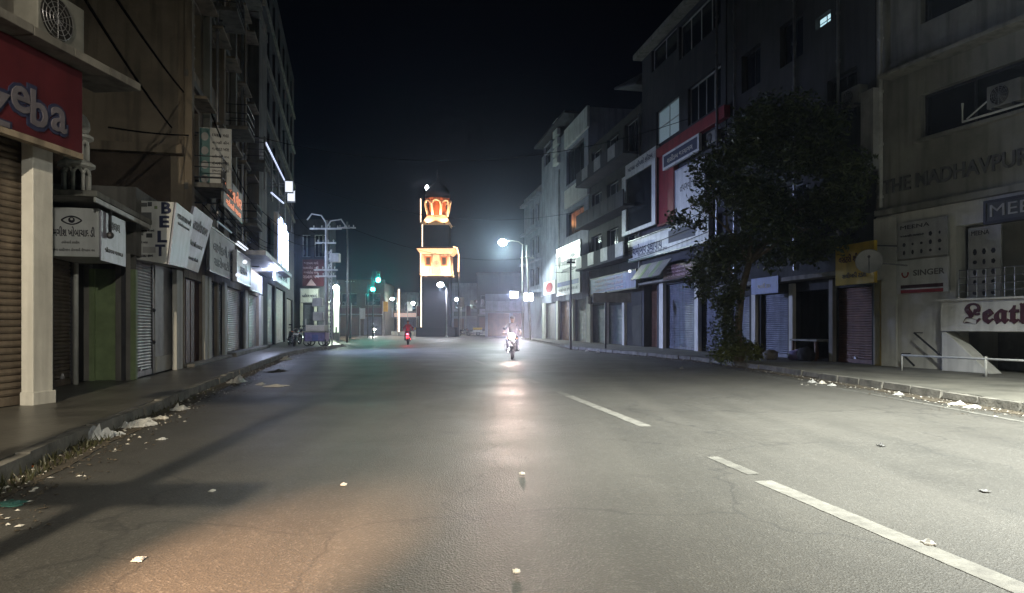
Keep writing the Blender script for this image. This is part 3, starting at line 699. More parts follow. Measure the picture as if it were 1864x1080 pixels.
s5 = sign_on(LF, LF.S(457, .35), LF.S(478, .35), 3.05, 3.9, .25, .08, 'grey_board', 'blank_sign', 'plain grey blank sign board left of the blue lit shop', frame=None)
fbox(LF, s5, 'edge_trim', LF.S(457, .35), LF.S(478, .35), 3.0, 3.046, .24, .35, 'steel')
s6 = thing('orange_sign', 'glowing orange lettered sign on the tan block', 'sign', LF.pt(LF.S(428, .7), 5.2, .6))
oa0, oa1 = LF.S(407, .9), LF.S(441, .9); mb = MB(); LF.box(mb, oa0, oa1, 5.1, 6.15, .82, .9); part('board', mb, 'sign_dark', s6, bevel=.01)
oc = Vector(LF.pt((oa0 + oa1) / 2, 5.64, .912)); scribble(s6, oc + Vector((0, 0, .14)), Rt, Nn, abs(oa1 - oa0) * .86, .5, 7, 'em_orange_sign', 71, .17); scribble(s6, oc - Vector((0, 0, .3)), Rt, Nn, abs(oa1 - oa0) * .8, .22, 8, 'em_orange_sign', 72, .2)
for zz in (5.2, 6.0):
    for aa in (oa0 + .3, oa1 - .3): br_ = MB(); br_.tube([LF.pt(aa, zz, .0), LF.pt(aa, zz, .82)], .025, 6); part('bracket', br_, 'steel_dark', s6)
tl_ = MB(); tl_.tube([LF.pt(LF.S(399, .55), 4.78, .5), LF.pt(LF.S(424, .55), 4.78, .5)], .03, 8); part('tube_lamp', tl_, 'em_window_soft', s3)
# projecting hoarding
s7 = thing('projecting_sign', 'tall white and teal board with rows of writing projecting from the tan block', 'sign', LF.pt(sY(LF, 21.4), 5.66, .5))
hc = LF.pt(sY(LF, 21.4), 6.62, .60); hr, hn = Vector((LF.n[0], LF.n[1], 0)), back
mb = MB(); panel(mb, hc, hr, hn, .95, 1.9, .1); part('board', mb, 'sign_white', s7, bevel=.01)
mb = MB(); panel(mb, Vector(hc) + hn * .008 - hr * .3, hr, hn, .3, 1.84, .006); part('teal_stripe', mb, 'sign_teal', s7)
for k in range(4): mb = MB(); disc(mb, Vector(hc) + hn * .01 - hr * .3 + Vector((0, 0, .66 - .44 * k)), hr, hn, .11, .13, .006); part('portrait_disc', mb, 'grey_board', s7)
for k in range(6): scribble(s7, Vector(hc) + hn * .004 + hr * .16 + Vector((0, 0, .72 - .22 * k)), hr, hn, .5, .1, 6, 'ink_black', 80 + k, .16)
for zz in (5.9, 7.4): mb = MB(); mb.tube([LF.pt(sY(LF, 21.46), zz, .0), LF.pt(sY(LF, 21.46), zz, .2)], .03, 6); part('bracket', mb, 'steel_dark', s7)
ac_unit('air_conditioner', 'small outdoor air conditioner high on the tan block facade', LF.pt(sY(LF, 24.4), 12.1, .34), Rt, Nn, .85, .6, .32)

# ---- blue lit shop block further down
bb_ = thing('blue_lit_block', 'tall grey block behind the brilliant white shop sign', 'building', LF.pt(sY(LF, 48), 0, 0))
b0, b1 = sY(LF, 37.05), sY(LF, 61.5); ops = []; wl = []
for f in range(4):
    for b in range(6): a = b0 + 3.4 + b * 3.5; o_ = (a, a + 1.7, 11.3 + f * 3.1, 13.1 + f * 3.1); ops.append(o_)
so_ = [(LF.S(487), LF.S(500), KF, 4.0), (LF.S(503), LF.S(519), KF, 4.0), (LF.S(522), LF.S(533), KF, 3.6)]
wall(LF, bb_, b0, b1, 0, 23.5, ops + so_, 'slate_plaster', 9, .3)
for o_ in ops: window(LF, bb_, *o_, -.2, 2, 1, 'grey_board')
for f in range(4): fbox(LF, bb_, 'floor_band', b0 + .02, b1 - .02, 10.55 + f * 3.1, 10.75 + f * 3.1, .006, .14, 'grey_plaster')
fbox(LF, bb_, 'pale_pier', LF.S(472, .5), LF.S(486, .5), 4.2, 17.0, .01, .5, 'grey_plaster', .02)
fbox(LF, bb_, 'pier_band', LF.S(471, .56), LF.S(487, .56), 16.2, 16.6, .012, .58, 'grey_plaster', .02)
for o_, m_ in zip(so_, ('shutter_blue', 'shutter_grey', 'shutter_grey')): shutter(LF, bb_, o_[0] + .06, o_[1] - .06, KF, o_[3] - .02, -.18, m_, .09)
fbox(LF, bb_, 'canopy', LF.S(484, 1.4), LF.S(531, 1.4), 4.25, 4.45, .01, 1.4, 'roof_sheet', .01)
bsg = thing('bright_sign', 'brilliant blue white illuminated shop sign on the far left block', 'illuminated sign', LF.pt(sY(LF, 52), 5.0, .6))
a0, a1 = LF.S(510, .9), LF.S(527, .9); mb = MB(); LF.box(mb, a0, a1, 4.9, 7.9, .55, .78); part('casing', mb, 'steel', bsg, bevel=.02)
nb = 5
for k in range(nb):
    mb = MB(); aa = a0 + (a1 - a0) * k / nb; LF.box(mb, aa + .06, aa + (a1 - a0) / nb - .06, 5.0 + .35 * (k % 2), 7.8 - .3 * ((k + 1) % 2), .785, .83); part('light_panel', mb, 'em_sign_blue', bsg)
lamp('SPOT', bsg, LF.pt((a0 + a1) / 2 - 2.5, 6.0, 1.0), 21000, (.46, .56, 1.0), .6, rot=Nn * 1.0 + back * .6 - UP * .5, spot=84, blend=1.0)
for k in range(2):
    mb = MB(); mb.tube([LF.pt(LF.S(484 + 10 * k, .9), 10.0 - 1.9 * k, .9), LF.pt(LF.S(524 - 8 * k, .9), 10.35 - 1.6 * k, .9)], .045, 8); part('tube_lamp', mb, 'em_tube', bsg)
for px in (482, 495, 507, 518, 530): fr = MB(); q = LF.pt(LF.S(px, .85), 0, .85); fr.tube([(q[0], q[1], 7.8), (q[0], q[1], 10.3)], .05, 6); fr.tube([LF.pt(LF.S(px, .85), 10.2, 0), LF.pt(LF.S(px, .85), 10.2, .85)], .04, 6); part('frame_post', fr, 'steel', bsg)
for k, (px, py) in enumerate(((526, 340), (530, 357))):
    q = LF.pt(LF.S(px, 1.3), LF.Z(px, py, 1.3), 1.3); o_ = thing('small_lit_sign', ('upper' if k == 0 else 'lower') + ' of two small white lit signs above the brilliant shop sign', 'illuminated sign', q, 'small lit signs'); mb = MB(); panel(mb, q, Vector((LF.n[0], LF.n[1], 0)), back, .5, .75, .12); part('casing', mb, 'steel', o_)
    mb = MB(); panel(mb, Vector(q) + back * .012, Vector((LF.n[0], LF.n[1], 0)), back, .42, .62, .008); part('light_panel', mb, 'em_signpanel', o_)
    mb = MB(); mb.tube([Vector(q) - Nn * 1.3 - back * .06, Vector(q) - Nn * .2 - back * .06], .03, 6); part('bracket', mb, 'steel', o_)
sh = MB(); mb = MB(); mb.tube([LF.pt(LF.S(492, 1.2), 4.15, 1.2), LF.pt(LF.S(505, 1.2), 4.15, 1.2)], .05, 8); part('canopy_tube_lamp', mb, 'em_tube', bb_)
lamp('POINT', bb_, LF.pt(LF.S(500, 1.0), 3.9, 1.0), 380, (.62, .70, 1.0), .2)
hs = thing('hanging_shop_board', 'white board hanging under the brilliant sign over the blue shutters', 'sign', LF.pt(LF.S(515, .9), 3.3, .9))
LF.box(sh, LF.S(500, .95), LF.S(527, .95), 3.75, 4.85, .88, .96); part('board', sh, 'sign_white', hs, bevel=.01)
scribble(hs, LF.pt((LF.S(500, .95) + LF.S(527, .95)) / 2, 4.3, .965), Rt, Nn, 5.5, .55, 8, 'ink_navy', 90, .1)

# ---- frontal shop building at the bend
FF = Face(-21.5, 62, 1, 0, 1); FF.n = (0, -1)
fbk = thing('bend_building', 'dark shop building facing up the street at the bend, hung with maroon signs', 'building', (-19, 62, 0))
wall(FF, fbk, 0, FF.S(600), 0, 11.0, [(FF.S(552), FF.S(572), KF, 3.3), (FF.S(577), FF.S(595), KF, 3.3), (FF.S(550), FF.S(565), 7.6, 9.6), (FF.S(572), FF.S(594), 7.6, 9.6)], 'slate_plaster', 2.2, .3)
shutter(FF, fbk, FF.S(552) + .05, FF.S(572) - .05, KF, 3.28, -.2, 'shutter_blue', .1); shutter(FF, fbk, FF.S(577) + .05, FF.S(595) - .05, KF, 3.28, -.2, 'shutter_blue', .1)
window(FF, fbk, FF.S(550), FF.S(565), 7.6, 9.6, -.2, 2); window(FF, fbk, FF.S(572), FF.S(594), 7.6, 9.6, -.2, 3)
for px in (549, 574.5, 598): fbox(FF, fbk, 'pillar', FF.S(px - 2), FF.S(px + 2), KF, 3.6, .004, .16, 'white_plaster')
ms_ = sign_on(FF, FF.S(551), FF.S(592), 4.9, 7.4, .1, .12, 'sign_red', 'maroon_sign', 'maroon sign with pale bars of writing and a triangle at the bend', frame='steel_dark')
for k in range(4): scribble(ms_, FF.pt((FF.S(551) + FF.S(584)) / 2, 7.05 - .42 * k, .226), FF.right(), FF.normal(), 1.3 + .15 * (k % 2), .26, 6, 'ink_pink', 100 + k, .16)
tri = MB(); c = Vector(FF.pt(FF.S(568), 5.25, .226)); tri.add([c + Vector((-.45, 0, -.25)), c + Vector((.45, 0, -.25)), c + Vector((0, 0, .35)), c + Vector((-.45, -.02, -.25)), c + Vector((.45, -.02, -.25)), c + Vector((0, -.02, .35))], [(0, 1, 2), (3, 5, 4), (0, 3, 4, 1), (1, 4, 5, 2), (2, 5, 3, 0)]); part('triangle_mark', tri, 'ink_pink', ms_)
ws_ = sign_on(FF, FF.S(549), FF.S(583), 3.45, 4.75, .3, .12, 'sign_white', 'white_sign', 'white sign with dark script over the shutters at the bend', frame='steel')
scribble(ws_, FF.pt(FF.S(566), 4.1, .426), FF.right(), FF.normal(), 1.35, .34, 7, 'ink_navy', 110, .14)

# ================================================================== RIGHT SIDE
Rr, Rn = RF.right(), RF.normal(); Mr, Mn = MF.right(), MF.normal(); UP = Vector((0, 0, 1))
def rs(px, d=0.): return RF.S(px, d)
def rz(px, py, d=0.): return RF.Z(px, py, d)
def op_(F, x0, x1, z0, z1): a, b = F.S(x0), F.S(x1); return (min(a, b), max(a, b), z0, z1)
# ---- near right building
mr = thing('cream_office_building', 'cream building at the right edge with raised letters and a white lower storey', 'building', MF.pt(3, 0, 0))
mz = lambda px, py, d=0.: MF.Z(px, py, d)
wz0, wz1 = mz(1678, 254), mz(1678, 172); uz0 = mz(1678, 44)
bop = op_(MF, 1748, 2400, KF - .1, mz(1745, 604)); sop = op_(MF, 1742, 2400, mz(1742, 547), mz(1742, 412)); pop = op_(MF, 1636, 1728, mz(1636, 532), mz(1636, 397))
wop = op_(MF, 1676, 2150, wz0, wz1); uop = op_(MF, 1676, 2150, uz0, uz0 + 1.7)
zw = mz(1600, 396)
wall(MF, mr, .0, 13, zw + .0, 15.5, [wop, uop], 'cream_plaster', 10, .3)
wall(MF, mr, .0, 13, 0, zw - .002, [bop, sop], 'white_plaster', 10, .35, .03, name='lower_wall')
window(MF, mr, *wop, -.18, 4, 1, 'steel_dark', fw=.07); window(MF, mr, *uop, -.18, 4, 1, 'steel_dark', fw=.07)
lz = mz(1640, 141); fbox(MF, mr, 'ledge', .55, 12.9, lz, lz + .11, .004, .55, 'cream_plaster', .012)
fbox(MF, mr, 'window_sill', wop[0] - .1, 12.8, wz0 - .1, wz0 - .004, .004, .2, 'cream_plaster', .01)
fbox(MF, mr, 'string_course', .02, 12.9, zw + .02, zw + .2, .035, .12, 'cream_plaster', .01)
text('THE MADHAVPURA', mr, MF.pt((MF.S(1608) + MF.S(1905)) / 2, mz(1735, 314), .02), Mr, Mn, .42, 'ink_grey', width=abs(MF.S(1905) - MF.S(1608)), depth=.03, bold=.014)
fbox(MF, mr, 'corner_pier', .0, MF.S(1632, .1), KF, zw - .05, .034, .12, 'white_plaster', .015)
bz0, bz1 = mz(1715, 603, .5), mz(1715, 549, .5)
fbox(MF, mr, 'fascia_beam', MF.S(1712, .5), 12.5, bz0, bz1, .035, .5, 'white_plaster', .012)
fbox(MF, mr, 'beam_cap', MF.S(1706, .56), 12.5, bz1 + .002, bz1 + .06, .036, .58, 'white_plaster', .01)
text('\U0001d577\U0001d58a\U0001d586\U0001d599\U0001d58d\U0001d58a\U0001d597', mr, MF.pt((MF.S(1754, .5) + MF.S(1934, .5)) / 2, (bz0 + bz1) / 2 + .0, .505), Mr, Mn, .66, 'ink_maroon', width=abs(MF.S(1934, .5) - MF.S(1754, .5)), depth=.02, bold=.02)
# upper ground shop railing
rl = MB(); rz_ = bz1 + .06
for hh in (.18, .36, .54, .74): rl.tube([MF.pt(MF.S(1746, .4), rz_ + hh, .4), MF.pt(12, rz_ + hh, .4)], .016, 6)
for k in range(40): q = MF.pt(MF.S(1746, .4) + k * .24, 0, .4); rl.tube([(q[0], q[1], rz_), (q[0], q[1], rz_ + .74)], .010, 6)
part('balcony_railing', rl, 'steel', mr)
inner = MB(); MF.box(inner, bop[0], 12.5, KF + .01, bz0 - .05, -1.5, -1.42); part('basement_shopfront', inner, 'shutter_grey', mr)
# sloping stair parapet
pr = MB(); a0 = MF.S(1712, .5); pr.hexa([MF.pt(a0, KF, .05), MF.pt(a0 + 1.35, KF, .05), MF.pt(a0 + 1.35, KF, .46), MF.pt(a0, KF, .46), MF.pt(a0, bz0 - .02, .05), MF.pt(a0 + .12, bz0 - .02, .05), MF.pt(a0 + .12, bz0 - .02, .46), MF.pt(a0, bz0 - .02, .46)]); part('stair_parapet', pr, 'white_plaster', mr, bevel=.015)
for (xa, ya, xb, yb, r_) in ((1664, 606, 1722, 656, .028), (1642, 644, 1664, 666, .03)):
    h = MB(); p = MF.pt(MF.S(xa, .35), mz(xa, ya, .35), .35); q = MF.pt(MF.S(xb, .35), max(KF, mz(xb, yb, .35)), .35); h.tube([p, q], r_, 8); h.tube([p, MF.pt(MF.S(xa, .35), mz(xa, ya, .35), .03)], .015, 6); part('handrail', h, 'steel_dark', mr)
# signs of that building
def poster(name, label, x0, x1, y0, y1, d, m, F=MF):
    a, b = F.S(x0, d), F.S(x1, d); xm = min(x0, x1); z1, z0 = F.Z((x0 + x1) / 2, y0, d), F.Z((x0 + x1) / 2, y1, d)
    o = sign_on(F, a, b, z0, z1, d - .05, .05, m, name, label, frame=None); return o, Vector(F.pt((a + b) / 2, (z0 + z1) / 2, d + .001)), abs(b - a), z1 - z0
p1_, c, wd, ht = poster('product_poster', 'grey poster with rows of small dark products on the white corner wall', 1634, 1724, 400, 468, .14, 'grey_board')
text('MEENA', p1_, c - Mr * wd * .14 + UP * ht * .36, Mr, Mn, .11, 'ink_black', width=wd * .6, depth=.004)
rd = random.Random(2)
for r_ in range(3):
    for k in range(5):
        if r_ == 0 and k < 3: continue
        q = c + Mr * wd * (-.36 + .18 * k) + UP * ht * (.1 - .22 * r_); mb = MB(); disc(mb, q, Mr, Mn, .06 * rd.uniform(.5, 1), .07 * rd.uniform(.5, 1.1), .006, rd.choice((5, 6, 8))); part('product_picture', mb, 'ink_black', p1_)
scribble(p1_, c - Mr * wd * .2 + UP * ht * .13, Mr, Mn, wd * .5, .07, 8, 'ink_black', 130, .14)
p2_, c, wd, ht = poster('machine_poster', 'pale poster with a round mark and red stripes on the white corner wall', 1632, 1726, 471, 533, .13, 'sign_white')
text('SINGER', p2_, c + Mr * wd * .14 + UP * ht * .1, Mr, Mn, .17, 'ink_grey', width=wd * .6, depth=.004, bold=.02)
mb = MB(); m_ = frame_matrix(c - Mr * wd * .32 + UP * ht * .1, Mr, Mn); mb.tube([m_ @ Vector((.1 * math.cos(a), .11 * math.sin(a), .004)) for a in [math.pi * (.9 + 1.2 * k / 12) for k in range(13)]], .022, 6); part('round_mark', mb, 'ink_red', p2_)
for k, m2 in enumerate(('ink_maroon', 'ink_red')): mb = MB(); panel(mb, c + UP * (-ht * .30 - .14 * k) + Mn * .006, Mr, Mn, wd * .82, .1, .006); part('stripe', mb, m2, p2_)
p3_, c, wd, ht = poster('leaning_poster', 'tall grey product poster leaning inside the railing of the upper shop', 1762, 1822, 412, 546, -.06, 'grey_board')
text('MEENA', p3_, c - Mr * wd * .12 + UP * ht * .42, Mr, Mn, .12, 'ink_black', width=wd * .55, depth=.004)
for r_ in range(5):
    for k in range(3): q = c + Mr * wd * (-.28 + .28 * k) + UP * ht * (.16 - .14 * r_); mb = MB(); disc(mb, q, Mr, Mn, .07 * rd.uniform(.5, 1), .08 * rd.uniform(.5, 1.1), .006, rd.choice((5, 6, 8))); part('product_picture', mb, 'ink_black', p3_)
p4_ = sign_on(MF, MF.S(1792, .3), 11, mz(1792, 408, .3), mz(1792, 368, .3), .1, .2, 'sign_dark', 'dark_fascia_sign', 'dark fascia sign over the upper shop at the right edge', frame='steel_dark')
text('MEENA', p4_, MF.pt(MF.S(1800, .31) + .95, (mz(1800, 404, .3) + mz(1800, 366, .3)) / 2, .305), Mr, Mn, .3, 'grey_board', width=1.85, depth=.01)
ac_unit('air_conditioner', 'outdoor air conditioner on a bracket in the window of the cream building', MF.pt(MF.S(1826, .35), wz0 + .12, .35), Mr, Mn, .85, .62, .34)
bk = thing('window_bracket', 'pale steel angle bracket below the window air conditioner', 'bracket', MF.pt(MF.S(1790, .2), wz0, .2))
mb = MB(); mb.tube([MF.pt(MF.S(1752, .3), wz0 + .55, .3), MF.pt(MF.S(1752, .3), wz0 + .06, .3), MF.pt(MF.S(1864, .3), wz0 + .06, .3)], .03, 6); part('rail', mb, 'white_paint', bk)
mb = MB(); mb.tube([MF.pt(MF.S(1760, .3), wz0 + .1, .3), MF.pt(MF.S(1800, .3), wz0 + .42, .3)], .02, 6); part('diagonal', mb, 'white_paint', bk)
# footpath railing
fr_o = thing('footpath_railing', 'low white steel railing on the footpath before the basement shop', 'railing', MF.pt(3, KF, 1.6))
for zz in (KF + .42,):
    mb = MB(); mb.tube([MF.pt(MF.S(1642, 1.5), zz, 1.5), MF.pt(11, zz, 1.5)], .028, 8); part('top_rail', mb, 'white_paint', fr_o, True)
for k in range(9): q = MF.pt(MF.S(1795, 1.5) + k * 1.05, 0, 1.5); mb = MB(); mb.tube([(q[0], q[1], KF - .01), (q[0], q[1], KF + .48)], .03, 8); part('post', mb, 'white_paint', fr_o, True)
q = MF.pt(MF.S(1642, 1.5), 0, 1.5); mb = MB(); mb.tube([(q[0], q[1], KF - .01), (q[0], q[1], KF + .42)], .02, 8); part('post', mb, 'white_paint', fr_o, True)

# ---- dark block behind the tree
dk = thing('dark_block', 'dark tall block behind the tree with one lit window near the top', 'building', RF.pt(4.5, 0, 0))
d0, d1 = .05, rs(1323) - .03
tz = 2.62
lw = op_(RF, 1484, 1512, rz(1498, 47), rz(1498, 26)); sh1 = op_(RF, 1517, 1587, KF, tz); st1 = op_(RF, 1444, 1508, KF, tz); sh2 = op_(RF, 1385, 1434, KF, tz); sh3 = op_(RF, 1328, 1364, KF, tz)
ops = [lw]
for f in range(3):
    for b in range(3):
        a = .9 + b * 2.9; o_ = (a, a + 1.5, 5.0 + f * 3.1, 6.6 + f * 3.1)
        if not (o_[0] < lw[1] + .4 and o_[1] > lw[0] - .4 and o_[3] > lw[2] - .4 and o_[2] < lw[3] + .4): ops.append(o_)
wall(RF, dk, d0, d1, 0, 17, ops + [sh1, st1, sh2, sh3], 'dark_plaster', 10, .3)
for o_ in ops[1:]: window(RF, dk, *o_, -.2, 2, 1, 'steel_dark')
window(RF, dk, *lw, -.15, 2, 2, 'steel_dark', 'em_window', .03)['label'] = 'small lit window'
shutter(RF, dk, sh1[0] + .05, sh1[1] - .05, KF, tz - .02, -.18, 'shutter_maroon', .08, label='dusty brown shutter by the white wall'); shutter(RF, dk, sh2[0] + .05, sh2[1] - .05, KF, tz - .02, -.18, 'shutter_blue', .08); shutter(RF, dk, sh3[0] + .05, sh3[1] - .05, KF, tz - .02, -.18, 'shutter_blue', .08)
for px, m_ in ((1512, 'grey_plaster'), (1439, 'white_plaster'), (1371, 'white_plaster')): fbox(RF, dk, 'pillar', rs(px + 3.5, .15), rs(px - 3.5, .15), KF, tz + .3, .006, .15, m_, .01)
fbox(RF, dk, 'yellow_pillar', rs(1602, .12), rs(1591, .12), KF, 2.75, .006, .12, 'ochre_paint', .01)
fbox(RF, dk, 'shop_canopy', d0 + .1, d1 - .1, tz + .35, tz + .5, .006, .7, 'grey_plaster', .01)
# stall counter and sacks inside the dark opening
ct = thing('stall_counter', 'low wooden counter in the open dark stall behind the tree', 'counter', RF.pt((st1[0] + st1[1]) / 2, KF, -.5))
mb = MB(); RF.box(mb, st1[0] + .3, st1[1] - .15, .82, .88, -.95, .25); part('top', mb, 'cream_plaster', ct, bevel=.01)
for aa in (st1[0] + .4, st1[1] - .3):
    for dd in (-.85, .15): mb = MB(); RF.box(mb, aa, aa + .07, KF, .819, dd, dd + .07); part('leg', mb, 'door_wood', ct)
def sack(name, label, p, r, h, m_, seed, group=None):
    rd = random.Random(seed); mb = MB(); mb.lathe([(r * .7, 0), (r, h * .15), (r * 1.02, h * .5), (r * .8, h * .85), (r * .25, h * .95), (r * .3, h)], 12, p)
    mb.v = [(v[0] + .06 * mnoise.noise((v[0] * 5, v[1] * 5, v[2] * 5 + seed)), v[1] + .06 * mnoise.noise((v[1] * 5, v[2] * 5, seed)), v[2]) for v in mb.v]
    return single(name, mb, m_, label, 'sack', group, smooth=True)
sack('sack', 'dark sack heaped against the left pillar of the open stall', RF.pt(st1[0] + .35, KF, .6), .28, .5, 'cloth_dark', 3); sack('sack', 'dark bundle in front of the open stall counter', RF.pt(st1[0] + .95, KF, .55), .33, .38, 'tarp', 4)
ysg = thing('yellow_sign', 'bright yellow tilted shop sign over the brown shutter beside the white wall', 'sign', RF.pt(rs(1550, .75), 2.7, .7))
ya, yb = rs(1590, .85), rs(1519, .85); zt0, zt1 = rz(1550, 518, .85), rz(1550, 444, .85)
mb = MB(); RF.box(mb, min(ya, yb), max(ya, yb), zt0, zt1, .72, .82); part('board', mb, 'sign_yellow', ysg, bevel=.01)
cy_ = Vector(RF.pt((ya + yb) / 2, (zt0 + zt1) / 2, .825)); wy = abs(yb - ya)
scribble(ysg, cy_ + UP * .2 - Rr * wy * .15, Rr, Rn, wy * .5, .26, 5, 'ink_maroon', 141, .09); text('STORE' if 0 else 'STO', ysg, cy_ - UP * .36 - Rr * wy * .16, Rr, Rn, .17, 'ink_black', width=wy * .28, depth=.004) if 0 else scribble(ysg, cy_ - UP * .33, Rr, Rn, wy * .62, .18, 7, 'ink_black', 142, .16)
for aa in (min(ya, yb) + .1, max(ya, yb) - .1): mb = MB(); mb.tube([RF.pt(aa, zt1 - .15, .0), RF.pt(aa, zt1 - .15, .72)], .02, 6); part('bracket', mb, 'steel_dark', ysg)
ds = thing('satellite_dish', 'round grey satellite dish in front of the yellow sign', 'dish', RF.pt(rs(1583, 1.2), 3.0, 1.1))
dc = Vector(RF.pt(rs(1582, 1.25), rz(1582, 476, 1.25), 1.25)); dn = Vector((-.45, -.85, .25)).normalized(); dr_ = UP.cross(dn).normalized()
mb = MB(); m_ = frame_matrix(dc, dr_, dn); rings = [(0.001, -.07), (.12, -.062), (.22, -.04), (.3, -.01), (.355, .02), (.36, .026), (.3, -.018), (.15, -.07), (.001, -.085)]; l_ = MB(); l_.lathe(rings, 24); mb.v = [tuple(m_ @ Vector(v)) for v in l_.v]; mb.f = l_.f; part('reflector', mb, 'grey_board', ds, True)
mb = MB(); mb.tube([m_ @ Vector((0, -.35, .0)), m_ @ Vector((0, -.2, .3)), m_ @ Vector((0, 0, .38))], .012, 6); mb.ball(m_ @ Vector((0, .0, .4)), .04); part('feed_arm', mb, 'steel_dark', ds)
mb = MB(); mb.tube([m_ @ Vector((0, 0, -.08)), RF.pt(rs(1582, 1.25), dc.z - .1, .02)], .022, 8); part('mount', mb, 'steel', ds)
vb = sign_on(RF, rs(1590, .3), rs(1567, .3), rz(1578, 312, .3), rz(1578, 165, .3), .01, .3, 'grey_board', 'vertical_board', 'tall narrow pale board between the dark block and the cream building', frame=None)
scribble(vb, RF.pt(rs(1578, .3), rz(1578, 240, .3), .305), UP, Rn, 2.2, .2, 8, 'ink_grey', 150, .1)
hs2 = sign_on(RF, rs(1415, .8), rs(1366, .8), rz(1390, 535, .8), rz(1390, 505, .8), .72, .05, 'sign_blue', 'small_blue_sign', 'small blue sign half hidden by the tree over the blue shutter'); scribble(hs2, RF.pt(rs(1390, .78), rz(1390, 520, .78), .775), Rr, Rn, .9, .2, 6, 'ink_cream', 151, .12)

# ---- block with the red framed first floor
rb = thing('red_trim_block', 'tall block with red trim, white framed show windows and shutters', 'building', RF.pt(rs(1220), 0, 0))
r0, r1 = rs(1321), rs(1169)
w1 = op_(RF, 1171.5, 1192, rz(1170, 416), rz(1170, 302)); w2 = op_(RF, 1228, 1278, rz(1250, 395), rz(1250, 300)); w3 = op_(RF, 1194, 1236, rz(1215, 252), rz(1215, 188)); w4 = op_(RF, 1252, 1312, rz(1280, 212), rz(1280, 140))
w5 = op_(RF, 1186, 1232, rz(1210, 110), rz(1210, 66)); w6 = op_(RF, 1236, 1312, rz(1272, 78), rz(1272, 12))
g1 = op_(RF, 1211, 1263, KF, rz(1237, 515)); g2 = op_(RF, 1172, 1196, KF, rz(1175, 508)); g3 = op_(RF, 1272, 1316, KF, rz(1290, 520))
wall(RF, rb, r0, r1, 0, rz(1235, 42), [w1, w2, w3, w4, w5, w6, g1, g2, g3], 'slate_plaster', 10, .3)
window(RF, rb, *w1, -.12, 2, 1, 'sign_white', 'glass_dark', .18); window(RF, rb, *w2, -.12, 1, 1, 'sign_white', 'grey_board', .12)
window(RF, rb, *w3, -.15, 2, 2, 'grey_board', 'em_window_soft', .08)['label'] = 'softly lit window'
window(RF, rb, *w4, -.15, 4, 1, 'grey_board', 'glass_dark', .09); window(RF, rb, *w5, -.15, 2, 1, 'sign_lilac', 'glass_dark', .09); window(RF, rb, *w6, -.15, 4, 1, 'grey_board', 'glass_dark', .09)
rf_ = rz(1235, 42); fbox(RF, rb, 'roof_slab', r0 - .1, r1 + .1, rf_ + .004, rf_ + .3, -9.5, .55, 'cream_plaster', .015)
zb = rz(1235, 256, .3); fbox(RF, rb, 'red_band', rs(1318, .3), rs(1171, .3), zb - .25, zb + .3, .006, .3, 'red_trim', .015)
fbox(RF, rb, 'red_column', rs(1226, .26), rs(1196, .26), rz(1210, 408, .26), zb - .255, .006, .26, 'red_trim', .015)
fbox(RF, rb, 'shop_hood', rs(1318, .6), rs(1150, .6), rz(1230, 508, .6) - .02, rz(1230, 508, .6) + .1, .006, .6, 'grey_plaster', .01)
shutter(RF, rb, g1[0] + .05, g1[1] - .05, KF, g1[3] - .02, -.18, 'shutter_blue', .09); shutter(RF, rb, g3[0] + .05, g3[1] - .05, KF, g3[3] - .02, -.18, 'shutter_blue', .09); shutter(RF, rb, g2[0] + .05, g2[1] - .05, KF, g2[3] - .02, -.5, 'shutter_maroon', .09)
for px in (1203, 1267): fbox(RF, rb, 'pillar', rs(px + 3.5, .2), rs(px - 3.5, .2), KF, g1[3] + .1, .006, .2, 'white_plaster', .01)
def rsign(name, label, x0, x1, y0, y1, xr, d, th, m_, frame=None):
    return sign_on(RF, rs(x0, d + th), rs(x1, d + th), rz(xr, y1, d + th), rz(xr, y0, d + th), d, th, m_, name, label, frame=frame), Vector(RF.pt((rs(x0, d + th) + rs(x1, d + th)) / 2, (rz(xr, y0, d + th) + rz(xr, y1, d + th)) / 2, d + th + .002)), abs(rs(x0, d + th) - rs(x1, d + th)), rz(xr, y0, d + th) - rz(xr, y1, d + th)
s_, c, wd, ht = rsign('long_white_sign', 'long white sign with script under the red column', 1290, 1144, 424, 466, 1190, .3, .2, 'sign_white', 'steel')
scribble(s_, c + Rr * -wd * .22, Rr, Rn, wd * .42, ht * .5, 8, 'ink_navy', 160, .1); scribble(s_, c + Rr * -wd * .15 - UP * ht * .3, Rr, Rn, wd * .4, ht * .12, 14, 'ink_grey', 161, .14)
mb = MB(); panel(mb, c + Rr * wd * .22 + UP * ht * .1 + Rn * .005, Rr, Rn, wd * .3, ht * .5, .006); part('dark_emblem', mb, 'ink_navy', s_)
s_, c, wd, ht = rsign('window_header_sign', 'white lettered header above the left show window', 1194, 1138, 284, 306, 1166, .1, .2, 'sign_white'); scribble(s_, c, Rr, Rn, wd * .8, ht * .5, 12, 'ink_navy', 162, .12)
s_, c, wd, ht = rsign('dark_header_sign', 'dark lettered sign in a white frame right of the red column', 1272, 1206, 262, 292, 1240, .32, .15, 'sign_white'); 
mb = MB(); panel(mb, c + Rn * .008, Rr, Rn, wd * .92, ht * .7, .006); part('dark_field', mb, 'ink_navy', s_); scribble(s_, c + Rn * .009, Rr, Rn, wd * .7, ht * .4, 8, 'ink_cream', 163, .13)
s_, c, wd, ht = rsign('red_awning_sign', 'dark red sign with dim lines of writing over the blue shutter', 1266, 1207, 480, 506, 1236, .62, .08, 'sign_red'); 
for k in range(3): scribble(s_, c + UP * ht * (.28 - .27 * k), Rr, Rn, wd * .75, ht * .16, 10, 'ink_pink', 164 + k, .14)
shw = thing('display_case', 'projecting white framed glass display case left of the red column', 'display case', RF.pt(rs(1160, .4), rz(1160, 424, .4), .3))
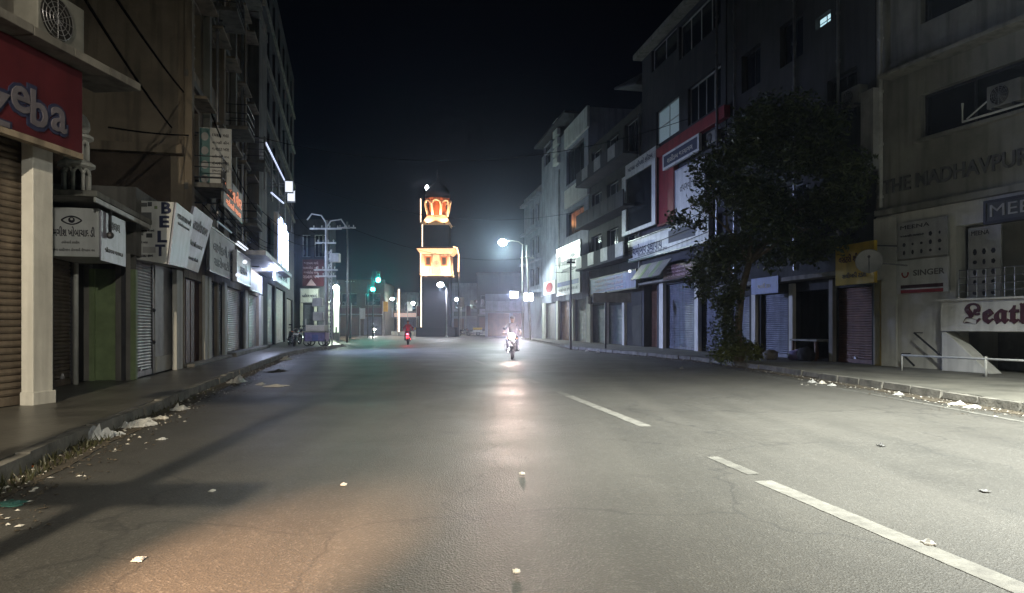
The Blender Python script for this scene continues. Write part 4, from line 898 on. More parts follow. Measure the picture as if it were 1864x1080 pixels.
a0, a1 = rs(1193, .45), rs(1132, .45); z0_, z1_ = rz(1162, 420, .45), rz(1162, 306, .45)
mb = MB(); RF.box(mb, min(a0, a1), max(a0, a1), z0_, z1_, .01, .36); part('box', mb, 'slate_plaster', shw)
for (p, q, r_, t_) in ((min(a0, a1), max(a0, a1), z0_, z0_ + .22), (min(a0, a1), max(a0, a1), z1_ - .22, z1_), (min(a0, a1), min(a0, a1) + .55, z0_ + .222, z1_ - .222), (max(a0, a1) - .75, max(a0, a1), z0_ + .222, z1_ - .222)): fbox(RF, shw, 'frame_board', p, q, r_, t_, .364, .46, 'sign_white', .01)
mb = MB(); RF.box(mb, min(a0, a1) + .56, max(a0, a1) - .76, z0_ + .23, z1_ - .23, .364, .38); part('pane', mb, 'glass_dark', shw)
wp = sign_on(RF, rs(1282, .45), rs(1228, .45), rz(1250, 402, .45), rz(1250, 300, .45), .01, .4, 'sign_white', 'white_panel_sign', 'big white panel with faint writing right of the red column', frame='sign_lilac')
scribble(wp, RF.pt((rs(1282, .45) + rs(1228, .45)) / 2, rz(1250, 335, .45), .412), Rr, Rn, 2.2, .5, 6, 'ink_grey', 167, .1)
aw = thing('lit_awning', 'pale green awning with a small bulb over the dark doorway', 'awning', RF.pt(rs(1184, .8), 3.5, .6))
a0, a1 = rs(1210, 1.0), rs(1156, 1.0); zA, zB = rz(1183, 480, .7), rz(1183, 508, .7)
mb = MB(); n_ = 8
for k in range(n_):
    x0, x1 = a0 + (a1 - a0) * k / n_, a0 + (a1 - a0) * (k + 1) / n_; m0 = MB()
    m0.hexa([RF.pt(x0, zB, 1.25), RF.pt(x1, zB, 1.25), RF.pt(x1, zB + .03, 1.28), RF.pt(x0, zB + .03, 1.28), RF.pt(x0, zA, .62), RF.pt(x1, zA, .62), RF.pt(x1, zA + .03, .64), RF.pt(x0, zA + .03, .64)]); part('cloth_panel', m0, 'green_paint' if k % 3 == 2 else 'cream_plaster', aw)
mb = MB(); bp_ = RF.pt(a1 - .1, (zA + zB) / 2 + .1, 1.35); mb.ball(bp_, .09); part('bulb_globe', mb, 'em_signpanel', aw, True); lamp('POINT', aw, RF.pt(a1 - .4, zB + .5, 1.7), 22, (.85, 1, .8), .1)
# ---- dark balcony block
db = thing('balcony_block', 'dark narrow block with stacked balconies left of the red trim block', 'building', RF.pt(rs(1100), 0, 0))
e0, e1 = rs(1168), rs(1072); g1 = op_(RF, 1074, 1100, KF, rz(1090, 555)); g2 = op_(RF, 1104, 1132, KF, rz(1115, 555)); ops = []
for f in range(3):
    for b in range(3): a = e0 + .6 + b * 3.6; ops.append((a, a + 2.4, 5.6 + f * 3.1, 7.9 + f * 3.1))
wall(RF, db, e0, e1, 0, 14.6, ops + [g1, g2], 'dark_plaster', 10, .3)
for o_ in ops:
    window(RF, db, *o_, -.25, 2, 1, 'grey_board'); z = o_[2] - .2
for f in range(3):
    z = 5.4 + f * 3.1; bal = fbox(RF, db, 'balcony', e0 + .2, e1 - .2, z, z + .15, .006, 1.1, 'slate_plaster', .01)
    for k in range(7): fbox(RF, bal, 'balcony_panel', e0 + .25 + k * (e1 - e0 - .5) / 7, e0 + .2 + (k + 1) * (e1 - e0 - .5) / 7, z + .152, z + 1.0, 1.0, 1.08, 'grey_board' if (k * 2 + f) % 4 == 0 else 'slate_plaster', .01)
shutter(RF, db, g1[0] + .1, g1[1] - .1, KF, g1[3] - .02, -.2, 'shutter_blue', .1); shutter(RF, db, g2[0] + .1, g2[1] - .1, KF, g2[3] - .02, -.2, 'shutter_blue', .1)
for px in (1072.5, 1102, 1134): fbox(RF, db, 'pillar', rs(px + 2, .2), rs(px - 2, .2), KF, g1[3] + .1, .008, .2, 'white_plaster', .01)
rp = thing('sloping_roof_panel', 'pale sheet roof sloping over the top of the balcony block', 'roof', RF.pt(rs(1140), 16, .5))
mb = MB(); pa, pb, pc_ = at(1118, 160, 44), at(1160, 125, 42.5), at(1158, 150, 42); th = Vector((0, 0, -.12)); dpv = Vector((2.5, .5, 0))
mb.hexa([pa + th, pc_ + th, pc_ + dpv + th, pa + dpv + th, pa, pc_, pb + dpv, pb + dpv * .98 + Vector((-2, .2, 0))]); part('sheet', mb, 'roof_sheet', rp)
mb = MB(); mb.tube([pc_ + dpv * .5, (pc_ + dpv * .5).xy.to_3d() + UP * 14.6], .06, 6); part('prop', mb, 'steel', rp)
s_, c, wd, ht = rsign('script_fascia', 'blue sign with three pale rows of script above the shutters', 1158, 1075, 500, 531, 1115, .6, .12, 'sign_blue', 'steel_dark')
for k in range(3): scribble(s_, c + UP * ht * (.28 - .28 * k) - Rr * wd * .06, Rr, Rn, wd * .62, ht * .17, 11, 'ink_pink', 170 + k, .14)
mb = MB(); panel(mb, c + Rr * wd * .4 + Rn * .008, Rr, Rn, wd * .16, ht * .9, .006); part('pale_end', mb, 'bluelit_plaster', s_)
# ---- white block with billboard
wb = thing('white_corner_block', 'pale tall block with two big dark windows and a roof canopy far right', 'building', RF.pt(rs(1030), 0, 0))
f0, f1 = rs(1071), rs(986)
w1 = op_(RF, 1031, 1063, rz(1046, 328), rz(1046, 262)); w2 = op_(RF, 1031, 1063, rz(1046, 425), rz(1046, 380)); w3 = op_(RF, 990, 1002, rz(996, 300), rz(996, 262))
g1 = op_(RF, 1046, 1066, KF, rz(1055, 545)); g2 = op_(RF, 1018, 1036, KF, rz(1027, 548)); g3 = op_(RF, 990, 1010, KF, rz(1000, 552))
zR = rz(1046, 222); wall(RF, wb, f0, f1, 0, zR, [w1, w2, w3, g1, g2, g3], 'bluelit_plaster', 10, .3)
window(RF, wb, *w1, -.2, 3, 1, 'steel_dark'); window(RF, wb, *w2, -.2, 3, 1, 'steel_dark'); window(RF, wb, *w3, -.2, 1, 2, 'steel_dark')
fbox(RF, wb, 'floor_band', rs(1069, .2), rs(1027, .2), rz(1046, 372), rz(1046, 338), .006, .2, 'sign_white', .01); fbox(RF, wb, 'parapet', rs(1069, .2), rs(1027, .2), rz(1046, 258), zR - .03, .006, .22, 'sign_white', .01)
fbox(RF, wb, 'roof_slab', f0 + 4.5, f1 + .3, zR + .9, zR + 1.1, -9, .7, 'slate_plaster', .02)
for aa in (f0 + 4.8, f1 - .6): fbox(RF, wb, 'roof_post', aa, aa + .3, zR + .004, zR + .895, -.5, -.2, 'grey_plaster', .01)
vs_ = MB(); 
for k in range(5): fbox(RF, wb, 'stair_block', rs(1014, .3), rs(1006, .3), rz(1010, 300, .3) + k * .82, rz(1010, 300, .3) + k * .82 + .6, .006, .3, 'sign_white', .01)
for q, m_ in ((g1, 'shutter_grey'), (g2, 'shutter_maroon'), (g3, 'shutter_grey')): shutter(RF, wb, q[0] + .1, q[1] - .1, KF, q[3] - .02, -.2, m_, .1)
for px in (1041, 1014, 988.5, 1069): fbox(RF, wb, 'pillar', rs(px + 1.8, .2), rs(px - 1.8, .2), KF, rz(1040, 545), .008, .2, 'white_plaster', .01)
s_, c, wd, ht = rsign('billboard', 'white billboard with black brush shapes on the pale far block', 1056, 1013, 446, 536, 1034, .7, .15, 'sign_white', 'steel')
for k, (x_, z_, w_, h_) in enumerate(((-.36, .22, .12, .26), (.0, .16, .6, .1), (.05, .0, .7, .08), (.2, .26, .22, .08))):
    mb = MB(); m_ = frame_matrix(c + Rr * wd * x_ + UP * ht * z_ + Rn * .006, Rr, Rn); pts = [(math.cos(a) * wd * w_ / 2 * (1 + .25 * math.sin(3 * a + k)), math.sin(a) * ht * h_ / 2 * (1 + .2 * math.cos(5 * a))) for a in [2 * math.pi * i / 18 for i in range(18)]]
    mb.add([m_ @ Vector((x, y, -.004)) for x, y in pts] + [m_ @ Vector((x, y, .01)) for x, y in pts], [tuple(range(18, 36)), tuple(reversed(range(18)))] + [(i, (i + 1) % 18, (i + 1) % 18 + 18, i + 18) for i in range(18)]); part('black_shape', mb, 'ink_black', s_)
mb = MB(); panel(mb, c - UP * ht * .27 + Rn * .008, Rr, Rn, wd * .9, ht * .09, .006); part('blue_stripe', mb, 'sign_blue', s_); scribble(s_, c - UP * ht * .38, Rr, Rn, wd * .8, ht * .08, 9, 'ink_grey', 180, .14)
s_, c, wd, ht = rsign('red_shop_sign', 'small red and white sign left of the billboard', 1011, 990, 512, 536, 1000, .6, .12, 'sign_white'); mb = MB(); disc(mb, c + Rn * .002, Rr, Rn, wd * .3, ht * .4, .008, 10); part('red_emblem', mb, 'ink_red', s_)
# ---- furthest right block
fb_ = thing('far_right_block', 'pale stepped block at the far end of the right side', 'building', RF.pt(rs(970), 0, 0))
h0, h1 = rs(985.5), rs(954); ops = [(h0 + 1 + 2.6 * b, h0 + 2.6 + 2.6 * b, 5.5 + 3.2 * f, 7.3 + 3.2 * f) for f in range(3) for b in range(int((h1 - h0 - 1) / 2.6))]
wall(RF, fb_, h0, h1, 0, rz(970, 350), ops, 'bluelit_plaster', 10, .3)
for o_ in ops: window(RF, fb_, *o_, -.2, 2, 1, 'grey_board')
for f in range(4): fbox(RF, fb_, 'floor_band', h0 + .05, h1 - .05, 4.7 + 3.2 * f, 4.95 + 3.2 * f, .006, .5, 'bluelit_plaster', .02)

# ================================================================== CLOCK TOWER
TC = Vector((-9.75, 90, 0)); tw = thing('clock_tower', 'floodlit clock tower with dark dome at the end of the street', 'clock tower', TC)
TZ = lambda py: CAMH + (HY - py) * .072
def tbox(name, h, z0, z1, m, smooth=False, h2=None, seg=4, parent=None):
    mb = MB(); r = math.sqrt(2) if seg == 4 else 1.0
    mb.lathe([(h * r, z0), ((h2 or h) * r, z1)], seg, TC, rot=math.pi / seg if seg == 4 else math.pi / 8); return part(name, mb, m, parent or tw, bevel=.03)
tbox('plinth', 2.5, 0, 1.2, 'tower_unlit'); tbox('lower_shaft', 1.75, 1.2, TZ(504), 'tower_unlit')
tbox('lower_gallery_floor', 2.05, TZ(504), TZ(500), 'tower_plaster')
ga = tbox('lower_gallery', 1.8, TZ(500) + .002, TZ(466), 'tower_plaster')
tbox('gallery_eave', 1.95, TZ(465), TZ(456), 'tower_plaster', h2=2.5); tbox('eave_cap', 2.45, TZ(456) + .002, TZ(453), 'terracotta', h2=2.2)
up = tbox('upper_shaft', 1.62, TZ(453), TZ(413), 'tower_unlit'); tbox('upper_band', 1.7, TZ(413) + .002, TZ(410), 'tower_plaster')
tbox('sloping_skirt', 1.85, TZ(410) + .003, TZ(394), 'tower_plaster', h2=1.15)
tbox('upper_drum', 1.12, TZ(394) + .003, TZ(366), 'terracotta', seg=8)
for fx, fy, rx_, ry_ in ((0, -1, 1, 0), (1, 0, 0, 1), (-1, 0, 0, -1)):
    n_ = Vector((fx, fy, 0)); r_ = Vector((rx_, ry_, 0)); 
    for s_ in (-1, 1):      # gallery windows, clock face
        c = TC + n_ * 1.815 + r_ * s_ * 1.02; c.z = TZ(478); mb = MB(); panel(mb, c, r_, n_, .8, 1.25, .03); o_ = part('gallery_window', mb, 'terracotta', tw); mb = MB(); panel(mb, c + n_ * .02, r_, n_, .5, .95, .02); part('dark_pane', mb, 'interior_dark', o_)
        for k in (-1, 1): mb = MB(); q = TC + n_ * 1.82 + r_ * (s_ * 1.02 + k * .5); mb.tube([(q.x, q.y, TZ(500)), (q.x, q.y, TZ(467))], .07, 8); part('gallery_column', mb, 'tower_plaster', tw, True)
    c = TC + n_ * 1.81; c.z = TZ(483); mb = MB(); disc(mb, c, r_, n_, .42, .42, .03, 24); o_ = part('clock_face', mb, 'cream_plaster', tw); mb = MB(); panel(mb, c + n_ * .045 + UP * .1, r_, n_, .05, .3, .012); panel(mb, c + n_ * .058 + r_ * .1, r_, n_, .24, .05, .012); part('clock_hands', mb, 'ink_black', o_)
    for k in range(6): mb = MB(); q = TC + n_ * 1.9 + r_ * (-1.5 + .6 * k); mb.tube([(q.x, q.y, TZ(500)), (q.x, q.y, TZ(492))], .05, 6); part('baluster', mb, 'tower_plaster', tw)
# petal arches around the drum
for k in range(8):
    a = 2 * math.pi * k / 8 - math.pi / 2; n_ = Vector((math.cos(a), math.sin(a), 0)); r_ = Vector((-math.sin(a), math.cos(a), 0)); c = TC + n_ * 1.45; mb = MB()
    pts = []
    for t in [i / 10 for i in range(11)]:
        an = math.pi * t; pts.append(c + r_ * (-.60 * math.cos(an)) + UP * (TZ(380) + .92 * math.sin(an) ** .7) + n_ * .22 * math.sin(an))
    pts = [c - n_ * .25 + r_ * -.46 + UP * TZ(394)] + pts + [c - n_ * .25 + r_ * .46 + UP * TZ(394)]
    mb.tube(pts, .15, 8); part('petal_arch', mb, 'tower_plaster', tw, True)
tbox('drum_cornice', 1.5, TZ(366) + .003, TZ(363), 'terracotta', seg=8, h2=1.75)
mb = MB(); mb.lathe([(1.55, TZ(363) + .003), (1.68, TZ(357)), (1.55, TZ(349)), (1.1, TZ(341)), (.5, TZ(334)), (.18, TZ(329)), (.1, TZ(322)), (.16, TZ(319)), (.05, TZ(315)), (.02, TZ(308))], 20, TC); part('dome', mb, 'tower_unlit', tw, True)
mb = MB(); mb.ball(TC + Vector((-1.35, -.4, TZ(343))), .22, sz=1.5); part('dome_lamp', mb, 'em_lamp_blue', tw, True)
for i, (fx, fy) in enumerate(((-1.3, -2.4), (1.3, -2.4), (2.4, 0), (-2.4, 0))):     # floodlights on the gallery edge
    p = TC + Vector((fx * .95, fy * .95, TZ(505))); mb = MB(); mb.box(p.x - .15, p.x + .15, p.y - .1, p.y + .1, p.z - .1, p.z + .02); o_ = part('floodlight', mb, 'steel_dark', tw)
    lamp('SPOT', tw, p + Vector((fx * .45, fy * .45, .15)), 1500, (1, .54, .30), .12, rot=Vector((-fx * .42, -fy * .42, 1.0)), spot=120)
for i, (fx, fy) in enumerate(((-.9, -1.75), (.9, -1.75), (1.75, 0), (-1.75, 0))):
    p = TC + Vector((fx * 1.02, fy * 1.02, TZ(411))); lamp('SPOT', tw, p + Vector((fx * .35, fy * .35, .1)), 1150, (1, .50, .26), .1, rot=Vector((-fx * .35, -fy * .35, 1.0)), spot=110)
    mb = MB(); mb.box(p.x + fx * .2 - .12, p.x + fx * .2 + .12, p.y + fy * .2 - .1, p.y + fy * .2 + .1, p.z - .12, p.z + .02); part('floodlight', mb, 'steel_dark', tw)
for z0, z1, dx in ((TZ(600), TZ(505), -1.95), (TZ(498), TZ(462), -2.0), (TZ(452), TZ(412), -1.8), (TZ(408), TZ(366), -2.0)):
    mb = MB(); mb.tube([TC + Vector((dx, -1.6, z0)), TC + Vector((dx, -1.6, z1))], .065, 8); part('light_strip', mb, 'em_strip_tower', tw)
mb = MB(); q = TC + Vector((2.75, -.2, 0)); mb.tube([(q.x, q.y, 0), (q.x, q.y, TZ(462))], .09, 8); o_ = thing('festoon_post', 'post with a hooked red festoon light right of the clock tower', 'light post', q); part('pole', mb, 'steel_dark', o_)
mb = MB(); mb.tube([Vector((q.x + .0, q.y - .1, TZ(495))), Vector((q.x + .05, q.y - .1, TZ(465))), Vector((q.x - .2, q.y - .1, TZ(452))), Vector((q.x - .7, q.y - .1, TZ(450)))], .08, 8); part('light_tube', mb, 'em_dim_red' if 'em_dim_red' in M else 'em_warm_strip', o_)

# ================================================================== LAMPS AND POLES
def street_lamp(name, label, base, h, head, col, power, em, r=.07, spot=150, group='street lamps', size=.22, dirn=(0, 0, -1), glow=.16, pm='pole_pale', blend=.55):
    b = Vector(base); o = thing(name, label, 'street lamp', b, group); hd = Vector(head)
    mb = MB(); mb.tube([b, b + UP * (h * .5), b + UP * h], [r * 1.3, r, r * .75], 12); part('pole', mb, pm, o, True)
    bs_ = MB(); bs_.lathe([(r * 2.6, 0), (r * 2.6, .12), (r * 1.6, .2)], 12, b); part('base_plate', bs_, pm, o)
    t = b + UP * h; mb = MB(); mid = (t + hd) / 2 + UP * (.12 * (hd - t).length); mb.tube([t - UP * .05, t * .6 + mid * .4 + UP * .1, mid, hd + UP * .08], r * .6, 8); part('arm', mb, pm, o, True)
    d = (hd - t); d.z = 0; d = d.normalized() if d.length > .01 else Vector((1, 0, 0)); s_ = Vector((-d.y, d.x, 0))
    mb = MB(); P = lambda a, c, z: hd + d * a + s_ * c + UP * z
    mb.hexa([P(-.32, -.14, 0), P(.34, -.11, 0), P(.34, .11, 0), P(-.32, .14, 0), P(-.3, -.09, .13), P(.3, -.06, .09), P(.3, .06, .09), P(-.3, .09, .13)]); hh = part('lamp_head', mb, 'steel', o, bevel=.02)
    mb = MB(); mb.ball(hd - UP * .03, glow, 1.15, 1.0, .85); part('diffuser', mb, em, hh, True)
    lamp('SPOT', o, hd - UP * (.05 + glow * .85 + size), power, col, size, rot=dirn, spot=spot, blend=blend)
    return o
# the lit one at mid distance with its twin poles
LD = Vector((-.85, 62, 1.35 + (594 - 441) * 62 / 1250))
street_lamp('street_lamp', 'bright white street lamp on a pale pole at mid distance, arm over the road', (.95, 62, .15), 8.6, LD, (.84, 1, .92), 4200, 'em_lamp_white', glow=.34, dirn=(-.03, -.22, -1), spot=176, blend=.25)
street_lamp('street_lamp', 'white street lamp glowing just right of the clock tower base', (-8.0, 84, 0), 6.0, (-8.75, 84, 6.45), (.85, .88, 1), 1500, 'em_lamp_blue', glow=.36, spot=178, blend=.1)
# lamps beside and behind the camera, same kind, lighting the near road; the last is added fill
street_lamp('street_lamp', 'street lamp on the right kerb nearest the camera, just out of view', (8.9, 6.0, .15), 8.4, (6.7, 6.6, 8.7), (.97, 1, .92), 25000, 'em_lamp_white', spot=114, dirn=(.0, .18, -1), size=.2, blend=1.0)
street_lamp('street_lamp', 'warm street lamp behind the camera on the left kerb', (-1.2, -9.0, .15), 8.4, (-2.35, -8.4, 8.6), (1, .86, .64), 14000, 'em_lamp_warm', spot=98, size=.06, dirn=(-.26, 1.0, -1), blend=.8)
street_lamp('street_lamp', 'added unseen fill lamp on the right kerb far behind the camera', (10.6, -14, .15), 8.4, (8.6, -13.6, 8.7), (1, .96, .84), 6500, 'em_lamp_white', spot=52, dirn=(-13.6, 22.6, -9.2), size=.2, blend=1.0)  # added fill, unseen: aimed at the left shopfronts to brighten their recess
# a two-pole transformer frame just behind the camera, its shadow falls across the road on the left
hp_ = thing('transformer_frame', 'two pole transformer frame on the left kerb behind the camera', 'utility pole', (-3.05, -1.8, .15))
for x in (-2.74, -3.42): mb = MB(); mb.tube([(x, -1.8, .1), (x, -1.8, 6.6)], [.075, .06], 10); part('pole', mb, 'steel_dark', hp_, True)
for z_ in (4.36, 5.7): mb = MB(); mb.box(-3.62, -2.22, -1.93, -1.76, z_, z_ + .12); part('crossarm', mb, 'steel_dark', hp_)
hl = thing('orange_pool_lamp', 'small warm lamp added unseen on the transformer frame for the orange pool', 'lamp', (-2.5, -1.6, 2.7))  # fixture and mount are added, standing in for the orange pool's unseen source
mb = MB(); mb.box(-2.72, -2.4, -1.72, -1.5, 2.68, 2.86); part('housing', mb, 'steel_dark', hl, bevel=.02); mb = MB(); mb.box(-2.68, -2.44, -1.497, -1.485, 2.70, 2.84); part('front_glass', mb, 'em_lamp_warm', hl)
lamp('SPOT', hl, (-2.56, -1.44, 2.74), 15000, (1, .58, .34), .03, rot=Vector((-1.48, 3.85, 0)) - Vector((-2.56, -1.44, 2.74)), spot=17.5, blend=1.0)

def insulators(mb, a, b, n, h=.16):
    for k in range(n):
        p = Vector(a).lerp(Vector(b), (k + .5) / n); mb.lathe([(.02, 0), (.02, .04), (.05, .06), (.03, .09), (.05, .11), (.02, h)], 8, p)
def utility_pole(name, label, base, h, arms, m='pole_pale', r=.11, lean=0):
    b = Vector(base); o = thing(name, label, 'utility pole', b); mb = MB(); mb.tube([b, b + Vector((lean * .5, 0, h * .5)), b + Vector((lean, 0, h))], [r * 1.2, r, r * .8], 10); part('pole', mb, m, o, True)
    for z_, w_, y_ in arms:
        mb = MB(); x = b.x + lean * z_ / h; mb.box(x - w_ / 2, x + w_ / 2, b.y - r - .1, b.y - r - .01, b.z + z_, b.z + z_ + .1); a_ = part('crossarm', mb, m, o)
        mi = MB(); insulators(mi, (x - w_ / 2, b.y - r - .055, b.z + z_ + .1), (x + w_ / 2, b.y - r - .055, b.z + z_ + .1), 4); part('insulators', mi, 'white_paint', a_)['kind'] = 'stuff'
    return o
up_ = utility_pole('utility_pole', 'white painted utility pole with crossarms beside the street cart', (-11.75, 43.5, .15), 7.9, ((7.3, 2.0, 0), (6.4, 1.3, 0), (4.7, 1.5, 0), (4.3, 1.3, 0)))
# drooping arm hooks, lattice stay and fuse boxes of that pole
mb = MB(); b = Vector((-11.75, 43.5, 0))
mb.tube([b + Vector((-1.2, -.1, 8.05)), b + Vector((-.9, -.1, 8.45)), b + Vector((-.3, -.1, 8.35)), b + Vector((0, -.1, 7.9))], .05, 6); part('hook_arm', mb, 'pole_pale', up_)
mb = MB(); mb.tube([b + Vector((1.3, -.1, 7.6)), b + Vector((.95, -.1, 8.1)), b + Vector((.3, -.1, 8.0)), b + Vector((.0, -.1, 7.5))], .05, 6); part('hook_arm', mb, 'pole_pale', up_)
lt = MB(); lt.tube([b + Vector((.35, 0, .15)), b + Vector((.3, 0, 6.2))], .05, 6)
for k in range(14): z = .5 + k * .41; lt.tube([b + Vector((.0, 0, z)), b + Vector((.33, 0, z + .38))], .025, 6); lt.tube([b + Vector((.33, 0, z)), b + Vector((.0, 0, z + .38))], .025, 6)
part('lattice_stay', lt, 'pole_pale', up_)
for zz, xx in ((2.6, -.55), (1.7, -.5), (5.4, .55)): mb = MB(); mb.box(b.x + xx - .3, b.x + xx + .3, b.y - .25, b.y + .2, zz, zz + .55); part('fuse_box', mb, 'pole_pale', up_, bevel=.02)
utility_pole('utility_pole', 'thin grey utility pole standing behind the white one', (-12.0, 50, .15), 8.8, ((8.3, 1.3, 0),), 'steel', .07)
utility_pole('utility_pole', 'leaning pale utility pole next to the mid distance street lamp', (1.65, 61, .15), 8.4, ((7.2, 1.2, 0),), 'pole_pale', .09, lean=-.35)
utility_pole('utility_pole', 'dark slim pole before the billboard on the right footpath', (3.42, 40, 0.0), 5.3, ((5.0, .5, 0),), 'steel_dark', .06)
utility_pole('utility_pole', 'dark pole left of the traffic signals', (-17.9, 76, 0), 6.5, ((6.1, 1.2, 0),), 'steel_dark', .1)
# name board on a post
nb_ = thing('name_board', 'grey lettered name board on a dark post at the right kerb', 'street sign', (5.05, 37, .0))
mb = MB(); mb.tube([(5.05, 37, 0), (5.05, 37, 3.2)], .05, 8); part('post', mb, 'steel_dark', nb_, True)
mb = MB(); panel(mb, (5.38, 36.92, 2.88), (1, 0, 0), (0, -1, 0), 2.05, .52, .04); part('board', mb, 'grey_board', nb_, bevel=.01)
scribble(nb_, Vector((5.7, 36.925, 2.92)), Vector((1, 0, 0)), Vector((0, -1, 0)), 1.2, .22, 9, 'ink_black', 190, .12); scribble(nb_, Vector((4.75, 36.925, 2.88)), Vector((1, 0, 0)), Vector((0, -1, 0)), .6, .3, 4, 'ink_black', 191, .12); scribble(nb_, Vector((5.7, 36.925, 2.72)), Vector((1, 0, 0)), Vector((0, -1, 0)), 1.1, .08, 14, 'ink_black', 192, .14)
# traffic signals
for k, (px, py, Y, side_) in enumerate(((689, 510, 74, 'higher'), (679, 527, 80, 'lower'))):
    p = at(px, py, Y); o = thing('traffic_signal', side_ + ' of the two traffic signals showing green left of the tower', 'traffic light', (p.x - .6, Y, 0), 'traffic signals')
    mb = MB(); mb.tube([(p.x - .6, Y, 0), (p.x - .6, Y, p.z + .9)], .07, 8); part('pole', mb, 'steel_dark', o, True); mb = MB(); mb.tube([(p.x - .6, Y, p.z + .3), (p.x, Y, p.z + .3)], .04, 6); part('arm', mb, 'steel_dark', o)
    mb = MB(); mb.box(p.x - .2, p.x + .2, Y - .12, Y + .12, p.z - .28, p.z + .95); hd = part('signal_head', mb, 'steel_dark', o, bevel=.02)
    for j, (dz, m_) in enumerate(((0, 'em_green'), (.36, 'interior_dark'), (.72, 'interior_dark'))):
        mb = MB(); mb.ball((p.x, Y - .13, p.z + dz), .24 if j == 0 else .13, sy=.5); part('lens', mb, m_, hd, True)
    lamp('POINT', o, (p.x, Y - .6, p.z), 220, (.02, 1, .75), .15)
# overhead wires
def wire(label, a, b, sag, r=.012, group='overhead wires'):
    a, b = Vector(a), Vector(b); mb = MB(); mb.tube([a.lerp(b, t) - UP * sag * 4 * t * (1 - t) for t in [i / 14 for i in range(15)]], r, 6); return single('overhead_wire', mb, 'cable', label, 'wire', group)
wire('upper of two thick black cables slanting across the tan wall', at(205, -12, 9), at(334, 168, 19.5), .05, .022); wire('lower of two thick black cables slanting across the tan wall', at(148, -12, 9), at(312, 232, 19.5), .08, .024)
wire('black cable stretched level from the turret to the projecting sign', at(198, 232, 14), LF.pt(sY(LF, 21), 7.2, .15), .05, .02)
wire('black cable crossing in front of the projecting sign', LF.pt(sY(LF, 20), 7.6, .75), LF.pt(sY(LF, 30), 6.4, .8), .3, .022)
wire('thin wire from the brilliant sign to the white utility pole', LF.pt(sY(LF, 46), 9.6, .9), (-11.9, 43.4, 7.2), .6, .02); wire('thin wire from the white utility pole across to the leaning pole', (-11.2, 43.4, 7.95), (1.4, 60.9, 7.4), 1.0, .012)
for k in range(3): wire(('lowest', 'middle', 'highest')[k] + ' of three wires running along the right facades', RF.pt(rs(1290, .6), 5.6 + .5 * k, .6), RF.pt(rs(1010, .9), 5.9 + .6 * k, .9), .5, .016)
for k in range(2): wire(('lower', 'upper')[k] + ' of two thin cables along the tan block towards the white pole', LF.pt(sY(LF, 30), 6.1 + .5 * k, .8), (-11.9, 43.4, 6.6 + .5 * k), .6, .016)

def pipe(F, root, a, z0, z1, d=.09, r=.05, m='steel'):
    mb = MB(); p = F.pt(a, 0, d); mb.tube([(p[0], p[1], z0), (p[0], p[1], z1)], r, 8)
    for k in range(int((z1 - z0) / 1.6) + 1): z = z0 + .3 + k * 1.6; mb.lathe([(r * 1.5, 0), (r * 1.5, .07)], 8, (p[0], p[1], z))
    part('drain_pipe', mb, m, root)
pipe(LF, tbk, ta + 3.6, 4.7, 21, .30); pipe(LF, tbk, ta + 9.4, 4.7, 21, .30, .06); pipe(RF, rb, rs(1318), 3.6, 16, .35); pipe(RF, dk, rs(1530), 3.4, 16.5); pipe(RF, dk, rs(1450), 3.4, 16.5, .09, .06); pipe(RF, dk, rs(1340), 3.4, 16.5); pipe(MF, mr, .25, zw + .25, 15, .1, .06, 'pole_pale'); pipe(RF, wb, rs(1020), 4.5, 15, .12); pipe(RF, db, rs(1166), 4, 14)
ac_unit('air_conditioner', 'outdoor air conditioner below the four pane window of the red trim block', RF.pt(rs(1292, .4), 9.6, .36), Rr, Rn, .85, .6, .32)
ac_unit('air_conditioner', 'outdoor air conditioner on the dark block right of the tree top', RF.pt(rs(1545, .4), 8.3, .36), Rr, Rn, .85, .6, .32)
ac_unit('air_conditioner', 'outdoor air conditioner on the tan block above the orange sign', LF.pt(sY(LF, 29.6), 8.2, .34), Rt, Nn, .85, .6, .32)
rdw = random.Random(8)
for k in range(5): wire(('lowest', 'second', 'third', 'fourth', 'highest')[k] + ' of five slack cables bundled along the tan block first floor', LF.pt(sY(LF, 20.4 + k), 5.0 + .12 * k, .42 + .05 * k), LF.pt(sY(LF, 36.5), 4.9 + .2 * k, .6 + .06 * k), .25 + .12 * rdw.random(), .013, 'bundled facade cables')
for k in range(4): wire(('lowest', 'second', 'third', 'highest')[k] + ' of four slack cables over the dark block shop canopy', RF.pt(.2, 3.9 + .3 * k, .5 + .1 * k), RF.pt(rs(1310, .5), 4.2 + .25 * k, .5 + .08 * k), .25 + .2 * rdw.random(), .014, 'dark block cables')
wire('long cable sagging across the street from the tan block to the red trim block', LF.pt(sY(LF, 33), 10.5, .3), RF.pt(rs(1250, .4), 11.5, .3), 1.6, .014)
wire('cable crossing the street in front of the far right block', LF.pt(sY(LF, 44), 11.0, .3), RF.pt(rs(1040, .4), 10.4, .3), 1.5, .014)

